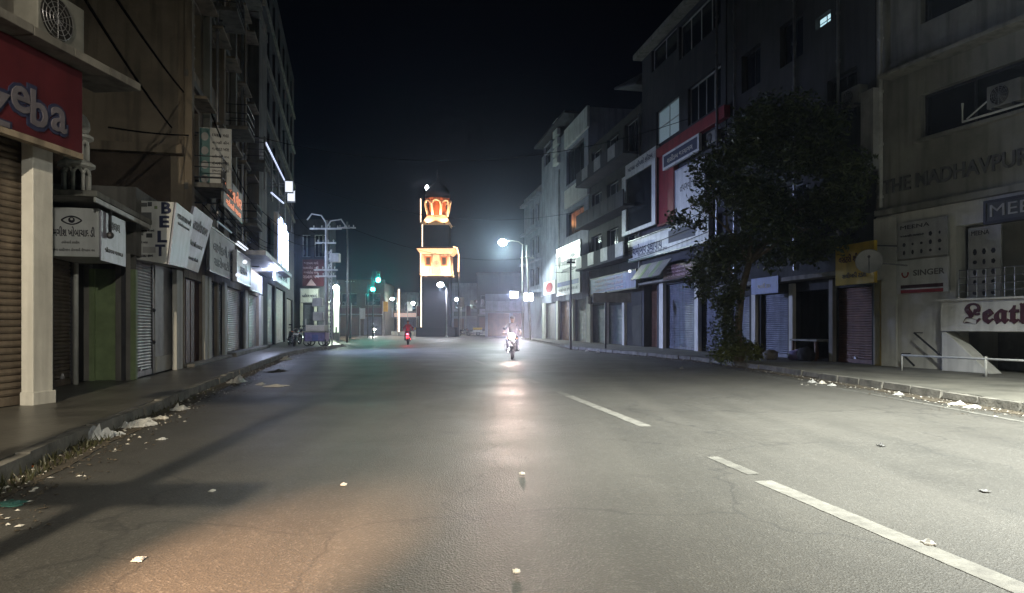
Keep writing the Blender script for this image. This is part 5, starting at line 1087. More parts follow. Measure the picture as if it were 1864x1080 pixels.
# ================================================================== TREE
def leaf_cloud(rd, blobs, n, size):
    mb = MB(); V = mb.v; Fc = mb.f
    wts = [b[1] ** 2 for b in blobs]; tot = sum(wts)
    for (c, r, sz), wt in zip(blobs, wts):
        for _ in range(int(n * wt / tot)):
            d = Vector((rd.gauss(0, 1), rd.gauss(0, 1), rd.gauss(0, 1))).normalized() * r * (rd.random() ** .45); d.z *= sz
            p = Vector(c) + d + Vector((rd.gauss(0, .08), rd.gauss(0, .08), rd.gauss(0, .08)))
            t = Vector((rd.gauss(0, 1), rd.gauss(0, 1), rd.gauss(-.4, .6))).normalized(); s = t.cross(Vector((rd.gauss(0, 1), rd.gauss(0, 1), rd.gauss(0, 1)))).normalized()
            L = size * rd.uniform(.6, 1.35); W = L * rd.uniform(.32, .5); k = len(V); up_n = t.cross(s) * L * .12
            V += [tuple(p - t * L * .5), tuple(p + s * W * .5 + up_n), tuple(p + t * L * .5), tuple(p - s * W * .5 + up_n)]; Fc.append((k, k + 1, k + 2, k + 3))
    return mb
def leaf_mesh(name, mb, m, parent):
    org = top_origin(parent); me = bpy.data.meshes.new(name); me.from_pydata([tuple(Vector(v) - org) for v in mb.v], [], mb.f); me.update()
    return link_mesh(name, me, m, parent)
rd = random.Random(11)
TB = Vector((7.72, 23.4, .12)); tree = thing('street_tree', 'dense leafy street tree on the right kerb hiding the dark block', 'tree', TB)
mb = MB()
tk = [TB, TB + Vector((.0, .05, 1.2)), TB + Vector((.12, .1, 2.4)), TB + Vector((.4, .1, 3.4))]
mb.tube(tk, [.17, .13, .12, .1], 10)
limbs = []
for e, r0_ in ((Vector((-.9, -.1, 5.0)), .07), (Vector((.6, .2, 6.2)), .08), (Vector((2.2, .2, 5.2)), .08), (Vector((3.6, 0, 4.4)), .06), (Vector((1.6, .6, 4.2)), .06), (Vector((-.5, .3, 3.6)), .05)):
    s_ = tk[3] if e.z > 4 else tk[2]; E_ = TB + (e if e.x < 2 else Vector((1.9, -1.2 if e.x > 3 else -.4, e.z))); mid = s_.lerp(E_, .5) + Vector((rd.uniform(-.2, .2), rd.uniform(-.2, .2), .25)); mb.tube([s_, mid, E_], [r0_ * 1.2, r0_ * .8, .02], 8); limbs.append(E_)
    for _ in range(4): q = mid.lerp(E_, rd.random()) ; mb.tube([q, q + Vector((rd.uniform(-.8, .8), rd.uniform(-.8, .8), rd.uniform(-.1, .8)))], [.022, .006], 6)
part('trunk', mb, 'bark', tree, True)
blobs = []
for (dx, dz, r) in ((-1.0, 4.2, 1.1), (-.8, 5.6, 1.2), (-.5, 6.9, 1.2), (.3, 7.9, 1.1), (.8, 5.4, 1.4), (1.5, 7.2, 1.3), (2.3, 5.2, 1.4), (2.7, 8.0, 1.1), (3.2, 6.6, 1.3), (3.8, 4.9, 1.2), (4.3, 6.0, 1.1), (1.3, 3.7, 1.1), (.2, 4.0, 1.1), (2.9, 3.8, 1.0), (-1.0, 3.1, .8), (1.6, 8.7, .9), (-.6, 2.4, .55), (4.2, 3.9, .7), (-1.4, 5.0, .7), (3.9, 7.3, .8)):
    yo = 0
    if dx > 2.4: yo = -1.1 * (dx - 2.4) - .4; dx = 2.0 + .35 * (dx - 2.4)
    for _ in range(3): blobs.append((TB + Vector((dx + rd.gauss(0, .3), yo + rd.uniform(-.9, 1.0) * (.7 if yo else 1), dz + rd.gauss(0, .3))), r * rd.uniform(.45, .75), .8))
leaf_mesh('crown', leaf_cloud(rd, blobs, 26000, .19), 'leaf', tree)
iv = [(TB + Vector((rd.uniform(-.75, -.1), rd.uniform(-.35, .3), z)), .34, 1.1) for z in (.5, .8, 1.2, 1.5, 1.9, 2.2, 2.6) for _ in range(2)]
leaf_mesh('climbing_foliage', leaf_cloud(rd, iv, 2600, .13), 'leaf', tree)
sh_ = thing('kerb_shrub', 'low leafy shrub around the foot of the street tree', 'shrub', TB + Vector((-.15, -.35, 0)))
bl = [(TB + Vector((rd.uniform(-.75, .55), rd.uniform(-.65, .1), rd.uniform(.12, .55))), rd.uniform(.2, .34), .8) for _ in range(12)]
leaf_mesh('foliage', leaf_cloud(rd, bl, 1300, .15), 'leaf_light', sh_)
mb = MB()
for _ in range(14): a = TB + Vector((rd.uniform(-.5, .4), rd.uniform(-.5, .1), 0)); mb.tube([a, a + Vector((rd.uniform(-.25, .25), rd.uniform(-.25, .1), rd.uniform(.3, .7)))], [.012, .005], 5)
part('stems', mb, 'bark', sh_)
for k, (px, py) in enumerate(((1384, 652), (1402, 655))):
    p = ground(px, py, KF); mb = MB(); mb.lathe([(.2, 0), (.26, .1), (.25, .26), (.15, .34), (.05, .36)], 9, p); mb.v = [(v[0] + .05 * mnoise.noise((v[0] * 6, v[1] * 6, v[2] * 6)), v[1], v[2] + .03 * mnoise.noise((v[1] * 6, v[0] * 6, 4))) for v in mb.v]
    single('rubble_stone', mb, 'concrete' if k else 'dirt', ('brown earth heap' if k == 0 else 'pale rubble lump') + ' right of the street tree trunk', 'rubble', smooth=True)
# weeds in the left gutter
mb = MB(); rd = random.Random(4)
for _ in range(600):
    y = rd.uniform(4.6, 8.2) if rd.random() < .8 else rd.uniform(8.2, 15); x = interp(LK, y) + rd.uniform(-.1, .22); h = rd.uniform(.03, .13); a = rd.uniform(0, 6.28); dx, dy = math.cos(a) * .012, math.sin(a) * .012; k = len(mb.v)
    mb.v += [(x - dx, y - dy, .005), (x + dx, y + dy, .005), (x + rd.gauss(0, .04), y + rd.gauss(0, .04), h)]; mb.f.append((k, k + 1, k + 2))
o = bpy.data.objects.new('gutter_weeds', bpy.data.meshes.new('gutter_weeds')); o.data.from_pydata(mb.v, [], mb.f); o.data.materials.append(M['weed']); C.objects.link(o); tag(o, 'short weeds growing along the left gutter', 'weeds', kind='stuff')

# ================================================================== MOTORCYCLES AND RIDERS
def build_bike(name, label, group, paint='black_paint', head_on=False, tail_on=False):
    o = thing(name, label, 'motorcycle', (0, 0, 0), group)
    for x in (-.62, .66):
        mb = MB(); mb.torus((x, 0, .30), .255, .048); wh = part('wheel', mb, 'rubber', o, True)
        mb = MB(); mb.torus((x, 0, .30), .205, .018, sub=6); part('rim', mb, 'chrome', wh, True)
        mb = MB()
        for k in range(12): a = math.pi * 2 * k / 12; mb.tube([(x, .03 * (-1) ** k, .30), (x + .2 * math.cos(a), 0, .30 + .2 * math.sin(a))], .005, 5)
        mb.tube([(x, -.08, .30), (x, .08, .30)], .04, 10); part('spokes_and_hub', mb, 'chrome', wh)
    for s in (-1, 1):
        mb = MB(); mb.tube([(.66, .09 * s, .30), (.50, .09 * s, .78), (.43, .085 * s, 1.0)], [.03, .026, .022], 8); part('fork_leg', mb, 'chrome', o, True)
        mb = MB(); mb.tube([(-.62, .12 * s, .30), (-.42, .13 * s, .72)], .025, 8); part('rear_shock', mb, 'chrome', o, True)
        mb = MB(); mb.tube([(.40, .10 * s, 1.02), (.36, .30 * s, 1.07), (.30, .38 * s, 1.05)], [.013, .014, .018], 8); part('handlebar', mb, 'steel_dark', o, True)
        mb = MB(); mb.tube([(.36, .27 * s, 1.07), (.36, .31 * s, 1.22)], .007, 6); mb.ball((.35, .33 * s, 1.26), .055, .4, 1.2, .8); part('mirror', mb, 'black_paint', o, True)
        mb = MB(); mb.ball((.53, .19 * s, .86), .04, 1, 1, .8); part('indicator', mb, 'plastic_orange', o, True)
        mb = MB(); mb.tube([(.28, .10 * s, .34), (.36, .29 * s, .38), (.40, .30 * s, .60), (.30, .12 * s, .70)], .015, 8); part('crash_guard', mb, 'steel_dark', o, True)
        mb = MB(); mb.tube([(-.02, .08 * s, .33), (-.02, .28 * s, .34)], .018, 8); part('foot_peg', mb, 'rubber', o)
    mb = MB(); mb.tube([(.43, 0, .98), (.30, 0, .62), (.22, 0, .36), (-.10, 0, .30), (-.30, 0, .36), (-.34, 0, .68), (.1, 0, .78), (.43, 0, .95)], .03, 8); mb.tube([(-.30, .1, .34), (-.62, .1, .30)], .025, 8); mb.tube([(-.30, -.1, .34), (-.62, -.1, .30)], .025, 8); part('frame', mb, 'steel_dark', o, True)
    mb = MB(); mb.lathe([(.12, .24), (.15, .3), (.15, .46), (.11, .5), (.115, .54), (.09, .58), (.095, .62), (.05, .66)], 12, (.08, 0, 0), 1.15, .85); part('engine', mb, 'steel', o)
    mb = MB(); mb.ball((.14, 0, .84), .2, 1.35, .72, .68, 16, 9); part('tank', mb, paint, o, True)
    mb = MB(); mb.hexa([(-.68, -.10, .80), (-.02, -.11, .76), (-.02, .11, .76), (-.68, .10, .80), (-.70, -.09, .88), (-.04, -.10, .83), (-.04, .10, .83), (-.70, .09, .88)]); part('seat', mb, 'cloth_dark', o, bevel=.03)
    mb = MB(); mb.hexa([(-.75, -.09, .66), (-.2, -.11, .58), (-.2, .11, .58), (-.75, .09, .66), (-.80, -.07, .80), (-.1, -.10, .755), (-.1, .10, .755), (-.80, .07, .80)]); part('side_panel', mb, paint, o, bevel=.02)
    for x, z0 in ((.66, .30), (-.62, .30)):
        mb = MB(); vs = []; fs = []
        for i in range(9):
            a = R(20 + 140 * i / 8); 
            for s in (-1, 1): vs.append((x + .335 * math.cos(a), .065 * s, z0 + .335 * math.sin(a)))
            for s in (1, -1): vs.append((x + .325 * math.cos(a), .060 * s, z0 + .325 * math.sin(a)))
        for i in range(8):
            for j in range(4): fs.append((4 * i + j, 4 * i + (j + 1) % 4, 4 * i + 4 + (j + 1) % 4, 4 * i + 4 + j))
        mb.add(vs, fs); part('mudguard', mb, paint, o, True)
    mb = MB(); mb.tube([(.2, -.12, .40), (.1, -.15, .24), (-.3, -.17, .26), (-.75, -.17, .36)], [.022, .025, .045, .05], 10); part('exhaust', mb, 'chrome', o, True)
    mb = MB(); mb.ball((.50, 0, .94), .115, .75, 1, 1); hl_ = part('headlight', mb, paint, o, True)
    mb = MB(); disc(mb, (.566, 0, .94), (0, 1, 0), (1, 0, 0), .108, .108, .006, 20); part('lens', mb, 'em_head' if head_on else 'glass_dark', hl_)
    mb = MB()
    for k in range(24):
        a0_, a1_ = 2 * math.pi * k / 24, 2 * math.pi * (k + 1) / 24; q = [(.54, .112, a0_), (.54, .112, a1_), (.54, .124, a1_), (.54, .124, a0_)]
        mb.hexa([(x, r * math.cos(a), .94 + r * math.sin(a)) for x, r, a in q] + [(.625, r * math.cos(a), .94 + r * math.sin(a)) for x, r, a in q])
    part('headlight_rim', mb, 'chrome', hl_)
    mb = MB(); mb.ball((-.82, 0, .77), .07, .6, 1.2, .8); part('tail_light', mb, 'em_red' if tail_on else 'ink_red', o, True)
    mb = MB(); mb.box(-.87, -.85, -.11, .11, .52, .64); part('number_plate', mb, 'sign_white', o); mb = MB(); mb.box(.60, .612, -.12, .12, .70, .78); part('number_plate', mb, 'sign_white', o)
    return o
def build_rider(name, label, cloth, group=None):
    o = thing(name, label, 'person', (0, 0, 0), group)
    P = [(-.17, 0, .93), (-.13, 0, 1.12), (-.05, 0, 1.33), (.0, 0, 1.47), (.03, 0, 1.56), (.05, 0, 1.66), (.05, 0, 1.72)]
    Rd = [(.15, .17), (.13, .155), (.13, .175), (.06, .06), (.075, .07), (.095, .08), (.07, .06)]; Ed = [(i, i + 1) for i in range(6)]
    for s in (-1, 1):
        k = len(P); P += [(-.03, .19 * s, 1.42), (.12, .30 * s, 1.20), (.29, .345 * s, 1.09)]; Rd += [(.065, .065), (.05, .05), (.038, .038)]; Ed += [(2, k), (k, k + 1), (k + 1, k + 2)]
        k = len(P); P += [(-.12, .11 * s, .92), (.20, .20 * s, .84), (.04, .20 * s, .45), (.17, .21 * s, .38)]; Rd += [(.10, .10), (.07, .07), (.05, .05), (.045, .04)]; Ed += [(0, k), (k, k + 1), (k + 1, k + 2), (k + 2, k + 3)]
    me = bpy.data.meshes.new('b'); me.from_pydata(P, Ed, []); t = bpy.data.objects.new('b', me); C.objects.link(t); sk = t.modifiers.new('s', 'SKIN'); ss = t.modifiers.new('u', 'SUBSURF'); ss.levels = 2; ss.render_levels = 2
    for i, q in enumerate(me.skin_vertices[0].data): q.radius = Rd[i]; q.use_root = i == 0
    dg = bpy.context.evaluated_depsgraph_get(); bm_ = bpy.data.meshes.new_from_object(t.evaluated_get(dg)); bpy.data.objects.remove(t)
    bm_.materials.clear()
    for m_ in (cloth, 'skin', 'cloth_jeans', 'rubber'): bm_.materials.append(M[m_])
    for p in bm_.polygons:
        c = p.center; p.use_smooth = True
        p.material_index = 1 if c.z > 1.50 or (c.z > 1.0 and c.x > .20) else (3 if c.z < .46 and c.x > .0 else (2 if c.z < .97 else 0))
    body = bpy.data.objects.new('body', bm_); C.objects.link(body); body.parent = o
    mb = MB()
    for s in (-1, 1):   # palm and five fingers closed round each grip
        h = Vector((.315, .345 * s, 1.075)); mb.ball(h, .042, 1.1, 1.1, .7)
        for k in range(4): y = h.y + (k - 1.5) * .021; l = .055 - .006 * abs(k - 1.3); mb.tube([(h.x + .01, y, h.z + .015), (h.x + .01 + l * .6, y, h.z - .005), (h.x + l * .5, y, h.z - .045), (h.x, y, h.z - .05)], [.0105, .010, .009, .008], 6)
        mb.tube([(h.x - .02, h.y - .035 * s, h.z), (h.x, h.y - .05 * s, h.z - .03), (h.x + .03, h.y - .045 * s, h.z - .035)], [.012, .011, .009], 6)
    part('hands', mb, 'skin', o, True)
    mb = MB(); mb.ball((.135, 0, 1.625), .018, 1, .7, 1.3); part('nose', mb, 'skin', o, True)
    for s in (-1, 1):
        mb = MB(); mb.ball((.118, .032 * s, 1.655), .011); part('eye', mb, 'ink_black', o, True); mb = MB(); mb.ball((.05, .088 * s, 1.64), .024, .6, .5, 1.2); part('ear', mb, 'skin', o, True)
    mb = MB(); mb.box(.118, .128, -.022, .022, 1.585, 1.593); part('mouth', mb, 'ink_maroon', o)
    mb = MB(); mb.lathe([(.098, 1.665), (.108, 1.70), (.100, 1.745), (.07, 1.778), (.02, 1.79)], 14, (.035, 0, 0), 1.1, .95); part('hair', mb, 'hair', o, True)
    return o
def place(o, x, y, ang, z=0., lean=0): o.location = (x, y, z); o.rotation_euler = (lean, 0, ang)
g_ = ground(936, 655)
bikeA = build_bike('motorcycle', 'oncoming motorcycle with blazing headlight in the middle of the road', 'motorcycles', 'black_paint', head_on=True); place(bikeA, .02, 28.3, R(-92))
ridA = build_rider('person', 'rider in dark clothes on the oncoming motorcycle, hands on the grips', 'cloth_dark'); place(ridA, .02, 28.3, R(-92))
ld = lamp('SPOT', bikeA, (.66, 0, .94), 4200, (1, .70, .60), .07, rot=(1, .03, .055), spot=19, blend=1.0)
bikeB = build_bike('motorcycle', 'red tail lit motorcycle riding away towards the clock tower', 'motorcycles', 'red_paint', tail_on=True); place(bikeB, -7.65, 50.5, R(96))
ridB = build_rider('person', 'rider in red seen from behind on the motorcycle riding away', 'cloth_red'); place(ridB, -7.65, 50.5, R(96))
lamp('POINT', bikeB, (-1.05, 0, .8), 45, (1, .03, .06), .06)
bikeC = build_bike('motorcycle', 'small far oncoming headlight below the traffic signals', 'motorcycles', 'black_paint', head_on=True); place(bikeC, -18.5, 92, R(-78)); lamp('SPOT', bikeC, (.68, 0, .94), 900, (1, .96, .9), .1, rot=(1, 0, -.03), spot=60)
proto = build_bike('motorcycle', 'parked motorcycle nearest the street cart on the left footpath', 'motorcycles', 'black_paint'); place(proto, -13.0, 41.0, R(-75), KF, R(-8))
for k, (x, y, a, lb) in enumerate(((-13.9, 43.2, -60, 'parked motorcycle behind the nearer one on the left footpath'), (-14.4, 45.6, -50, 'parked motorcycle farthest back by the blue shutters'), (-8.4, 99, 20, 'parked motorcycle leftmost of the row right of the tower base'), (-7.0, 99.5, 25, 'second parked motorcycle in the row right of the tower base'), (-5.6, 99.2, 15, 'third parked motorcycle in the row right of the tower base'), (-4.3, 99.6, 20, 'parked motorcycle rightmost of the row right of the tower base'))):
    c_ = copy_tree(proto); place(c_, x, y, R(a), KF if y < 90 else 0, R(-8)); c_['label'] = lb

# ================================================================== CART, CROSSING, FAR END
ct_ = thing('street_cart', 'pale street vendor cart with violet cloth at the foot of the utility pole', 'cart', (-11.7, 41.2, .15))
x0, y0 = -11.75, 41.0
def cbox(n, a, b, c, d, e, f, m_, bv=.01): mb = MB(); mb.box(a, b, c, d, e, f); return part(n, mb, m_, ct_, bevel=bv)
cbox('cabinet', x0 - .55, x0 + .68, 40.7, 41.6, .45, .98, 'tarp', .03); cbox('counter', x0 - .62, x0 + .75, 40.62, 41.68, .985, 1.06, 'cream_plaster'); cbox('display_box', x0 - .5, x0 + .62, 40.75, 41.5, 1.065, 1.42, 'paper', .03)
for k in range(3): cbox('violet_cloth', x0 - .5 + .4 * k, x0 - .14 + .4 * k, 40.66, 40.695, .48, .9 - .05 * (k % 2), 'sign_blue' if k % 2 else 'tarp', .01)
for xx in (x0 - .5, x0 + .6): mb = MB(); mb.tube([(xx, 40.8, 1.42), (xx, 40.8, 1.78)], .03, 6); part('post', mb, 'white_paint', ct_)
for xx in (x0 - .4, x0 + .5):
    for yy in (40.75, 41.55): mb = MB(); mb.torus((xx, yy, .15 + .26), .22, .035, seg=18, sub=6); w_ = part('wheel', mb, 'rubber', ct_, True); mb = MB(); mb.tube([(xx, yy - .04, .41), (xx, yy + .04, .41)], .05, 8); mb.tube([(xx - .2, yy, .41), (xx + .2, yy, .41)], .015, 6); mb.tube([(xx, yy, .2), (xx, yy, .62)], .015, 6); part('hub', mb, 'steel', w_)
# lit column and shops beyond the bend
fl_ = thing('lit_column', 'greenish white fluorescent light column beyond the white utility pole', 'light column', (-15.6, 61, 0)); mb = MB(); mb.box(-15.85, -15.35, 61, 61.25, 0, 4.55); part('casing', mb, 'steel', fl_, bevel=.02)
for k in range(3): mb = MB(); mb.tube([(-15.75 + .15 * k, 60.93, .8 + .5 * (k % 2)), (-15.75 + .15 * k, 60.93, 4.2 - .4 * ((k + 1) % 2))], .06, 8); part('tube', mb, 'em_fluor', fl_)
mb = MB(); mb.ball((-15.6, 60.9, 4.75), .26); part('globe', mb, 'em_lamp_white', fl_, True); lamp('POINT', fl_, (-15.5, 60.3, 3.6), 420, (.85, 1, .75), .3)
for k, (px, Y, top, m_, lb) in enumerate(((726, 93, 527, 'em_strip_tower', 'warm white light strip pole left of the clock tower'), (638, 82, 555, 'em_warm_strip', 'orange lit pole left of the far headlight'))):
    p = at(px, 600, Y); o = thing('light_pole', lb, 'light pole', (p.x, Y, 0)); zt_ = CAMH + (HY - top) * Y / FOC; mb = MB(); mb.tube([(p.x, Y + .12, 0), (p.x, Y + .12, zt_ + .2)], .1, 8); part('pole', mb, 'steel', o); mb = MB(); mb.tube([(p.x, Y, .6), (p.x, Y, zt_)], .08 if k else .12, 8); part('light_strip', mb, m_, o); lamp('POINT', o, (p.x, Y - .8, zt_ * .6), 260, (1, .6, .35), .3)
far_l = [(614, 700, 98, 7.5, 'dark_brown_wall', 'dark low building behind the lit column'), (645, 700, 128, 9.5, 'dark_plaster', 'dark far building behind the traffic signals'), (700, 762, 135, 7.5, 'grey_plaster', 'far grey building left of the tower'), (822, 876, 122, 8.5, 'bluelit_plaster', 'far grey building right of the tower'), (868, 952, 104, 9.0, 'dark_plaster', 'dark far building behind the oncoming motorcycle')]
for k, (x0, x1, Y, h, m_, lb) in enumerate(far_l):
    a, b = at(x0, 600, Y).x, at(x1, 600, Y).x; Fk = Face(a, Y, 1, 0, 1); Fk.n = (0, -1); o = thing('far_building', lb, 'building', ((a + b) / 2, Y, 0), 'far buildings'); L = b - a; n_ = max(2, int(L / 2.6)); ops = []
    for i in range(n_):
        q = L * i / n_ + .4; ops += [(q, q + L / n_ - .8, .1, 2.7), (q + .2, q + L / n_ - 1.0, 4.3, 6.0)]
    wall(Fk, o, 0, L, 0, h, ops, m_, 8, .3)
    for i, q in enumerate(ops):
        if i % 2 == 0: part('shutter', slats(Fk, q[0], q[1], .1, 2.7, -.2, .12), 'shutter_blue' if i % 4 else 'shutter_maroon', o)
        else: window(Fk, o, *q, -.2, 2, 1, 'grey_board')
    fbox(Fk, o, 'canopy', .2, L - .2, 2.95, 3.1, .01, 1.0, 'roof_sheet'); fbox(Fk, o, 'parapet', -.1, L + .1, h + .004, h + .5, -.3, .1, m_)
    fbox(Fk, o, 'sign_band', .4, L - .4, 3.15, 3.95, .02, .14, ('sign_red', 'em_farsign', 'em_farsign', 'sign_dark', 'sign_lilac')[k], .01)
# lamps of the shops by the mid distance poles
lb2 = thing('low_shop', 'low shop with two glaring white flood lamps beside the mid distance poles', 'shop building', (-.2, 82, 0)); LSF = Face(-3.2, 82, 1, 0, 1); LSF.n = (0, -1)
wall(LSF, lb2, 0, 6.3, 0, 5.2, [(.3, 2.9, .1, 2.9), (3.3, 6.0, .1, 2.9)], 'bluelit_plaster', 6, .3)
for a, b in ((.3, 2.9), (3.3, 6.0)): part('shutter', slats(LSF, a, b, .1, 2.9, -.2, .1), 'shutter_maroon', lb2)
fbox(LSF, lb2, 'fascia', .1, 6.2, 3.2, 4.3, .01, .25, 'sign_lilac', .02); fbox(LSF, lb2, 'canopy', -.3, 6.5, 3.0, 3.15, .012, 1.4, 'roof_sheet', .01)
for k, (px, py) in enumerate(((936, 537), (962, 541))):
    p = at(px, py, 80.2 if k == 0 else 66); o = thing('flood_lamp', ('left' if k == 0 else 'right') + ' of the two glaring flood lamps behind the mid distance lamp pole', 'lamp', p, 'shop flood lamps'); mb = MB(); panel(mb, p, Vector((1, 0, 0)), Vector((0, -1, 0)), .95, .8, .2); part('housing', mb, 'steel', o, bevel=.02); mb = MB(); panel(mb, p + Vector((0, -.03, 0)), Vector((1, 0, 0)), Vector((0, -1, 0)), .85, .7, .02); part('lens', mb, 'em_lamp_blue', o)
    mb = MB(); mb.tube([p + Vector((0, .18, 0)), (p.x, 82.02, p.z) if k == 0 else (15 - .18 * 66.4, 66.4, p.z)], .05, 6); part('bracket', mb, 'steel', o)
    lamp('SPOT', o, p + Vector((0, -.2, 0)), 2200 if k == 0 else 600, (.80, .82, 1), .3, rot=(0 if k == 0 else -.5, -1, -.45), spot=140)
for k, (px, Y, top) in enumerate(((655, 90, 560), (672, 100, 566), (697, 96, 548), (706, 104, 560), (742, 100, 548), (758, 96, 556), (790, 101, 552), (818, 99, 548), (836, 97, 540), (848, 101, 556))):
    p = at(px, 600, Y); zt_ = CAMH + (HY - top) * Y / FOC; o = thing('banner_pole', 'thin far pole with a small banner, number %s from the left before the far buildings' % ('one two three four five six seven eight nine ten'.split()[k]), 'pole', (p.x, Y, 0), 'far banner poles'); mb = MB(); mb.tube([(p.x, Y, 0), (p.x, Y, zt_)], .06, 6); part('pole', mb, 'pole_pale', o)
    mb = MB(); mb.box(p.x + .06, p.x + .7, Y - .02, Y + .02, zt_ - 1.5, zt_ - .1); part('banner', mb, ('sign_white', 'sign_red', 'sign_yellow', 'sign_lilac')[k % 4], o)
# low wall of the crossing and barricades
mb = MB(); mb.box(-26, -3.5, 103.5, 103.9, 0, .55); single('island_wall', mb, 'white_plaster', 'long low white wall of the traffic island across the street end', 'wall', bevel=.03)
for k, (x, y) in enumerate(((-4.6, 92), (-3.0, 92.4), (-1.5, 92.9), (-12.6, 93.0))):
    o = thing('barricade', ('first', 'second', 'third')[k] + ' police barricade from the left, right of the tower' if k < 3 else 'police barricade standing left of the tower foot', 'barricade', (x, y, 0), 'barricades')
    for s in (-1, 1): mb = MB(); mb.tube([(x + .6 * s, y - .25, 0), (x + .6 * s, y, 1.15), (x + .6 * s, y + .25, 0)], .025, 6); part('leg', mb, 'steel', o)
    for j in range(2): mb = MB(); mb.box(x - .62, x + .62, y - .03, y + .03, .55 + .34 * j, .82 + .34 * j); part('plate', mb, 'sign_yellow' if j else 'sign_white', o)
for k, (px, py, Y) in enumerate(((666, 567, 105), (685, 569, 112), (702, 554, 108), (714, 544, 100), (752, 552, 97), (831, 545, 106), (806, 564, 108))):
    p = at(px, py, Y); street_lamp('street_lamp', ('small far lamp lowest on the left', 'small far lamp above the far headlight', 'small far lamp left of the light strip pole', 'small far lamp high beside the light strip pole', 'small far lamp at the tower foot', 'small far lamp right of the tower lamp', 'small far lamp low beneath the tower lamp')[k], (p.x + .7, Y, 0), p.z, p, (1, .95, .88), 350, 'em_lamp_white', glow=.24, spot=178, r=.05, blend=.1)

# ================================================================== LITTER
def litter(kind, label, px, py, sx, sy, h, m_, seed, z=0.):
    sx *= .62; sy *= .55; h *= .8
    rd = random.Random(seed); p = ground(px, py, z); mb = MB(); n = 7; vs = []; fs = []
    for j in range(n):
        for i in range(n):
            u, v = i / (n - 1) - .5, j / (n - 1) - .5; e = (1 - (2 * u) ** 2) * (1 - (2 * v) ** 2); q = mnoise.noise((u * 4 + seed, v * 4, seed * .7)); q2 = mnoise.noise((u * 9, v * 9 + seed, 2))
            vs.append((p.x + u * sx * (1 + .4 * q2) + .15 * sx * q, p.y + v * sy * (1 + .4 * q) + .15 * sy * q2, z + .012 + h * max(0, e * (.55 + .9 * q) + .22 * abs(q2))))
    for j in range(n - 1):
        for i in range(n - 1): fs.append((j * n + i, j * n + i + 1, (j + 1) * n + i + 1, (j + 1) * n + i))
    k = n * n; vs2 = vs + [(x, y, z + .006) for x, y, _ in vs]; fs2 = fs + [tuple(q + k for q in reversed(f)) for f in fs]
    bd = [i for i in range(n)] + [j * n + n - 1 for j in range(1, n)] + [(n - 1) * n + i for i in range(n - 2, -1, -1)] + [j * n for j in range(n - 2, 0, -1)]
    for a, b in zip(bd, bd[1:] + bd[:1]): fs2.append((a, b, b + k, a + k))
    mb.add(vs2, fs2); return single(kind, mb, m_, label, 'litter')
litter('plastic_bag', 'large white crumpled plastic bag in the left gutter', 255, 776, .5, .5, .2, 'plastic_white', 1); litter('plastic_bag', 'white bag scrap at the left end of the large gutter bag', 232, 779, .25, .3, .15, 'plastic_white', 22); litter('plastic_bag', 'clear crumpled plastic bag lying before the white one in the left gutter', 175, 800, .38, .5, .3, 'plastic_clear', 2); litter('plastic_bag', 'flattened pale plastic between the clear and the white bag', 205, 793, .35, .3, .08, 'plastic_clear', 3)
litter('paper_scrap', 'crumpled white paper at the kerb beyond the large bag', 327, 747, .3, .45, .16, 'plastic_white', 4); litter('paper_scrap', 'dark wrapper between bag and crumpled paper', 292, 763, .3, .3, .07, 'paper', 5); litter('paper_scrap', 'flat white paper on the road beside the gutter bag', 295, 801, .14, .2, .03, 'plastic_white', 6)
litter('snack_packet', 'orange snack packet in the weeds at the left edge', 44, 854, .2, .25, .09, 'plastic_orange', 7); litter('plastic_sheet', 'teal plastic sheet on the road at the left edge', 20, 919, .35, .3, .03, 'plastic_teal', 8); litter('paper_scrap', 'white paper square in the orange light at the bottom left', 252, 1021, .09, .12, .02, 'plastic_white', 9); litter('paper_scrap', 'pale leaf of paper in the left lane', 626, 884, .08, .12, .02, 'paper', 10); litter('paper_scrap', 'small brown scrap between the pole shadow and the lane', 386, 896, .07, .1, .02, 'paper', 11)
litter('plastic_bag', 'white bag heap at the kerb before the first shutters', 432, 697, .5, .9, .25, 'plastic_white', 12); litter('paper_scrap', 'white scrap right of the kerb bag heap', 474, 701, .25, .5, .08, 'plastic_white', 13); litter('cardboard', 'brown cardboard strip lying off the left kerb', 500, 704, .7, .5, .06, 'paper', 14); litter('cardboard', 'dark cardboard piece farther along the left kerb', 505, 677, .8, 1.4, .1, 'dirt', 15); litter('plastic_bag', 'far white bag near the bulge of the left kerb', 520, 656, .5, 1.0, .25, 'plastic_white', 16)
litter('paper_scrap', 'bright crumpled paper lying on the centre dash', 1690, 991, .1, .14, .035, 'plastic_white', 17); litter('paper_scrap', 'dark scrap in the right lane', 1604, 813, .1, .14, .04, 'ink_grey', 18); litter('paper_scrap', 'pale scrap left of the centre dash', 950, 864, .08, .1, .02, 'paper', 19); litter('paper_scrap', 'pale scrap low in the headlight reflection', 940, 1043, .06, .08, .02, 'paper', 20); litter('paper_scrap', 'flat dark scrap in the right lane edge', 1792, 896, .1, .12, .02, 'ink_grey', 21)
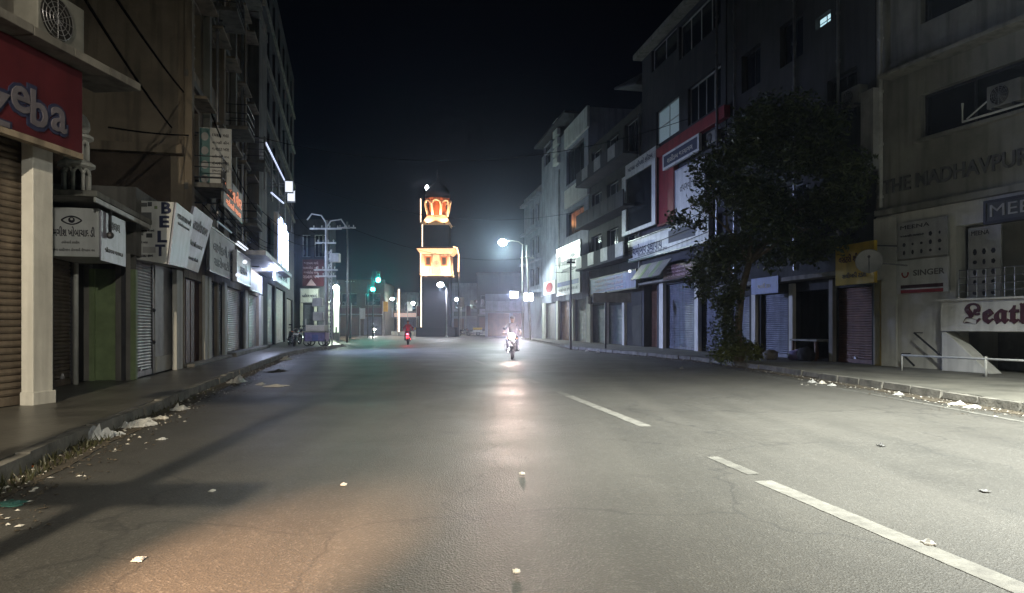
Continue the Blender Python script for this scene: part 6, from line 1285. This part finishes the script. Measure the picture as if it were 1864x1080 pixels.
for k, (px, py, m_, lb) in enumerate(((1478, 697, 'plastic_white', 'white bag leftmost of the right gutter litter'), (1496, 699, 'paper', 'crumpled paper beside the leftmost bag in the right gutter'), (1514, 703, 'plastic_white', 'white scrap third along the right gutter'), (1636, 720, 'plastic_white', 'small white ball of paper in the right gutter'), (1742, 738, 'paper', 'pale paper lump in the right gutter before the white strip'), (1770, 743, 'plastic_white', 'long white strip in the right gutter'), (1240, 672, 'ink_grey', 'dark rag in the right gutter left of the tree'), (1068, 640, 'plastic_white', 'white paper between the two dark posts'), (1088, 642, 'paper', 'pale scrap at the foot of the name board post'))): litter('litter_scrap', lb, px, py, .4 if 'strip' in lb else .26, .22, .1, m_, 40 + k)

# loose grit, leaves and chips swept against both kerbs
mb = MB(); rd = random.Random(21)
def chips(mb, L, side, n, y0, y1, spread):
    for _ in range(n):
        y = y0 + (y1 - y0) * rd.random() ** 1.6; x = interp(L, y) + side * abs(rd.gauss(0, spread)) * (1 + .8 * mnoise.noise((y * .8, side, 0))); a = rd.uniform(0, 6.28); r = rd.uniform(.008, .035); z = .009; c, s_ = math.cos(a) * r, math.sin(a) * r; q = rd.uniform(.3, .9); k = len(mb.v); t = rd.uniform(.002, .015)
        mb.v += [(x + c, y + s_, z), (x - s_ * q, y + c * q, z), (x - c, y - s_, z), (x + s_ * q, y - c * q, z), (x, y, z + t)]; mb.f += [(k, k + 1, k + 4), (k + 1, k + 2, k + 4), (k + 2, k + 3, k + 4), (k + 3, k, k + 4)]
for nm, m_, n_, lb in (('gutter_leaves', 'dirt', 2600, 'brown leaves and grit swept against both kerbs'), ('gutter_chips', 'paper', 420, 'scattered pale paper chips along both gutters')):
    mb = MB(); chips(mb, LK, 1, n_, 4.5, 40, .30); chips(mb, RK, -1, n_, 8, 42, .34); o = bpy.data.objects.new(nm, bpy.data.meshes.new(nm)); o.data.from_pydata(mb.v, [], mb.f); o.data.materials.append(M[m_]); C.objects.link(o); tag(o, lb, 'debris', kind='stuff')

# ================================================================== night haze
mb = MB(); mb.box(-340, 340, -65, 365, -1.0, 27)
hz = bpy.data.objects.new('haze', mb.mesh('haze')); C.objects.link(hz); tag(hz, 'thin night haze over the whole street', 'haze', kind='stuff')
hm = bpy.data.materials.new('haze'); hm.use_nodes = True; hn_ = hm.node_tree.nodes; hn_.clear()
vo = hn_.new('ShaderNodeVolumePrincipled'); ou = hn_.new('ShaderNodeOutputMaterial'); vo.inputs['Color'].default_value = (.62, .74, 1, 1); vo.inputs['Density'].default_value = HAZE; vo.inputs['Anisotropy'].default_value = .9
hm.node_tree.links.new(vo.outputs[0], ou.inputs['Volume']); hz.data.materials.append(hm)
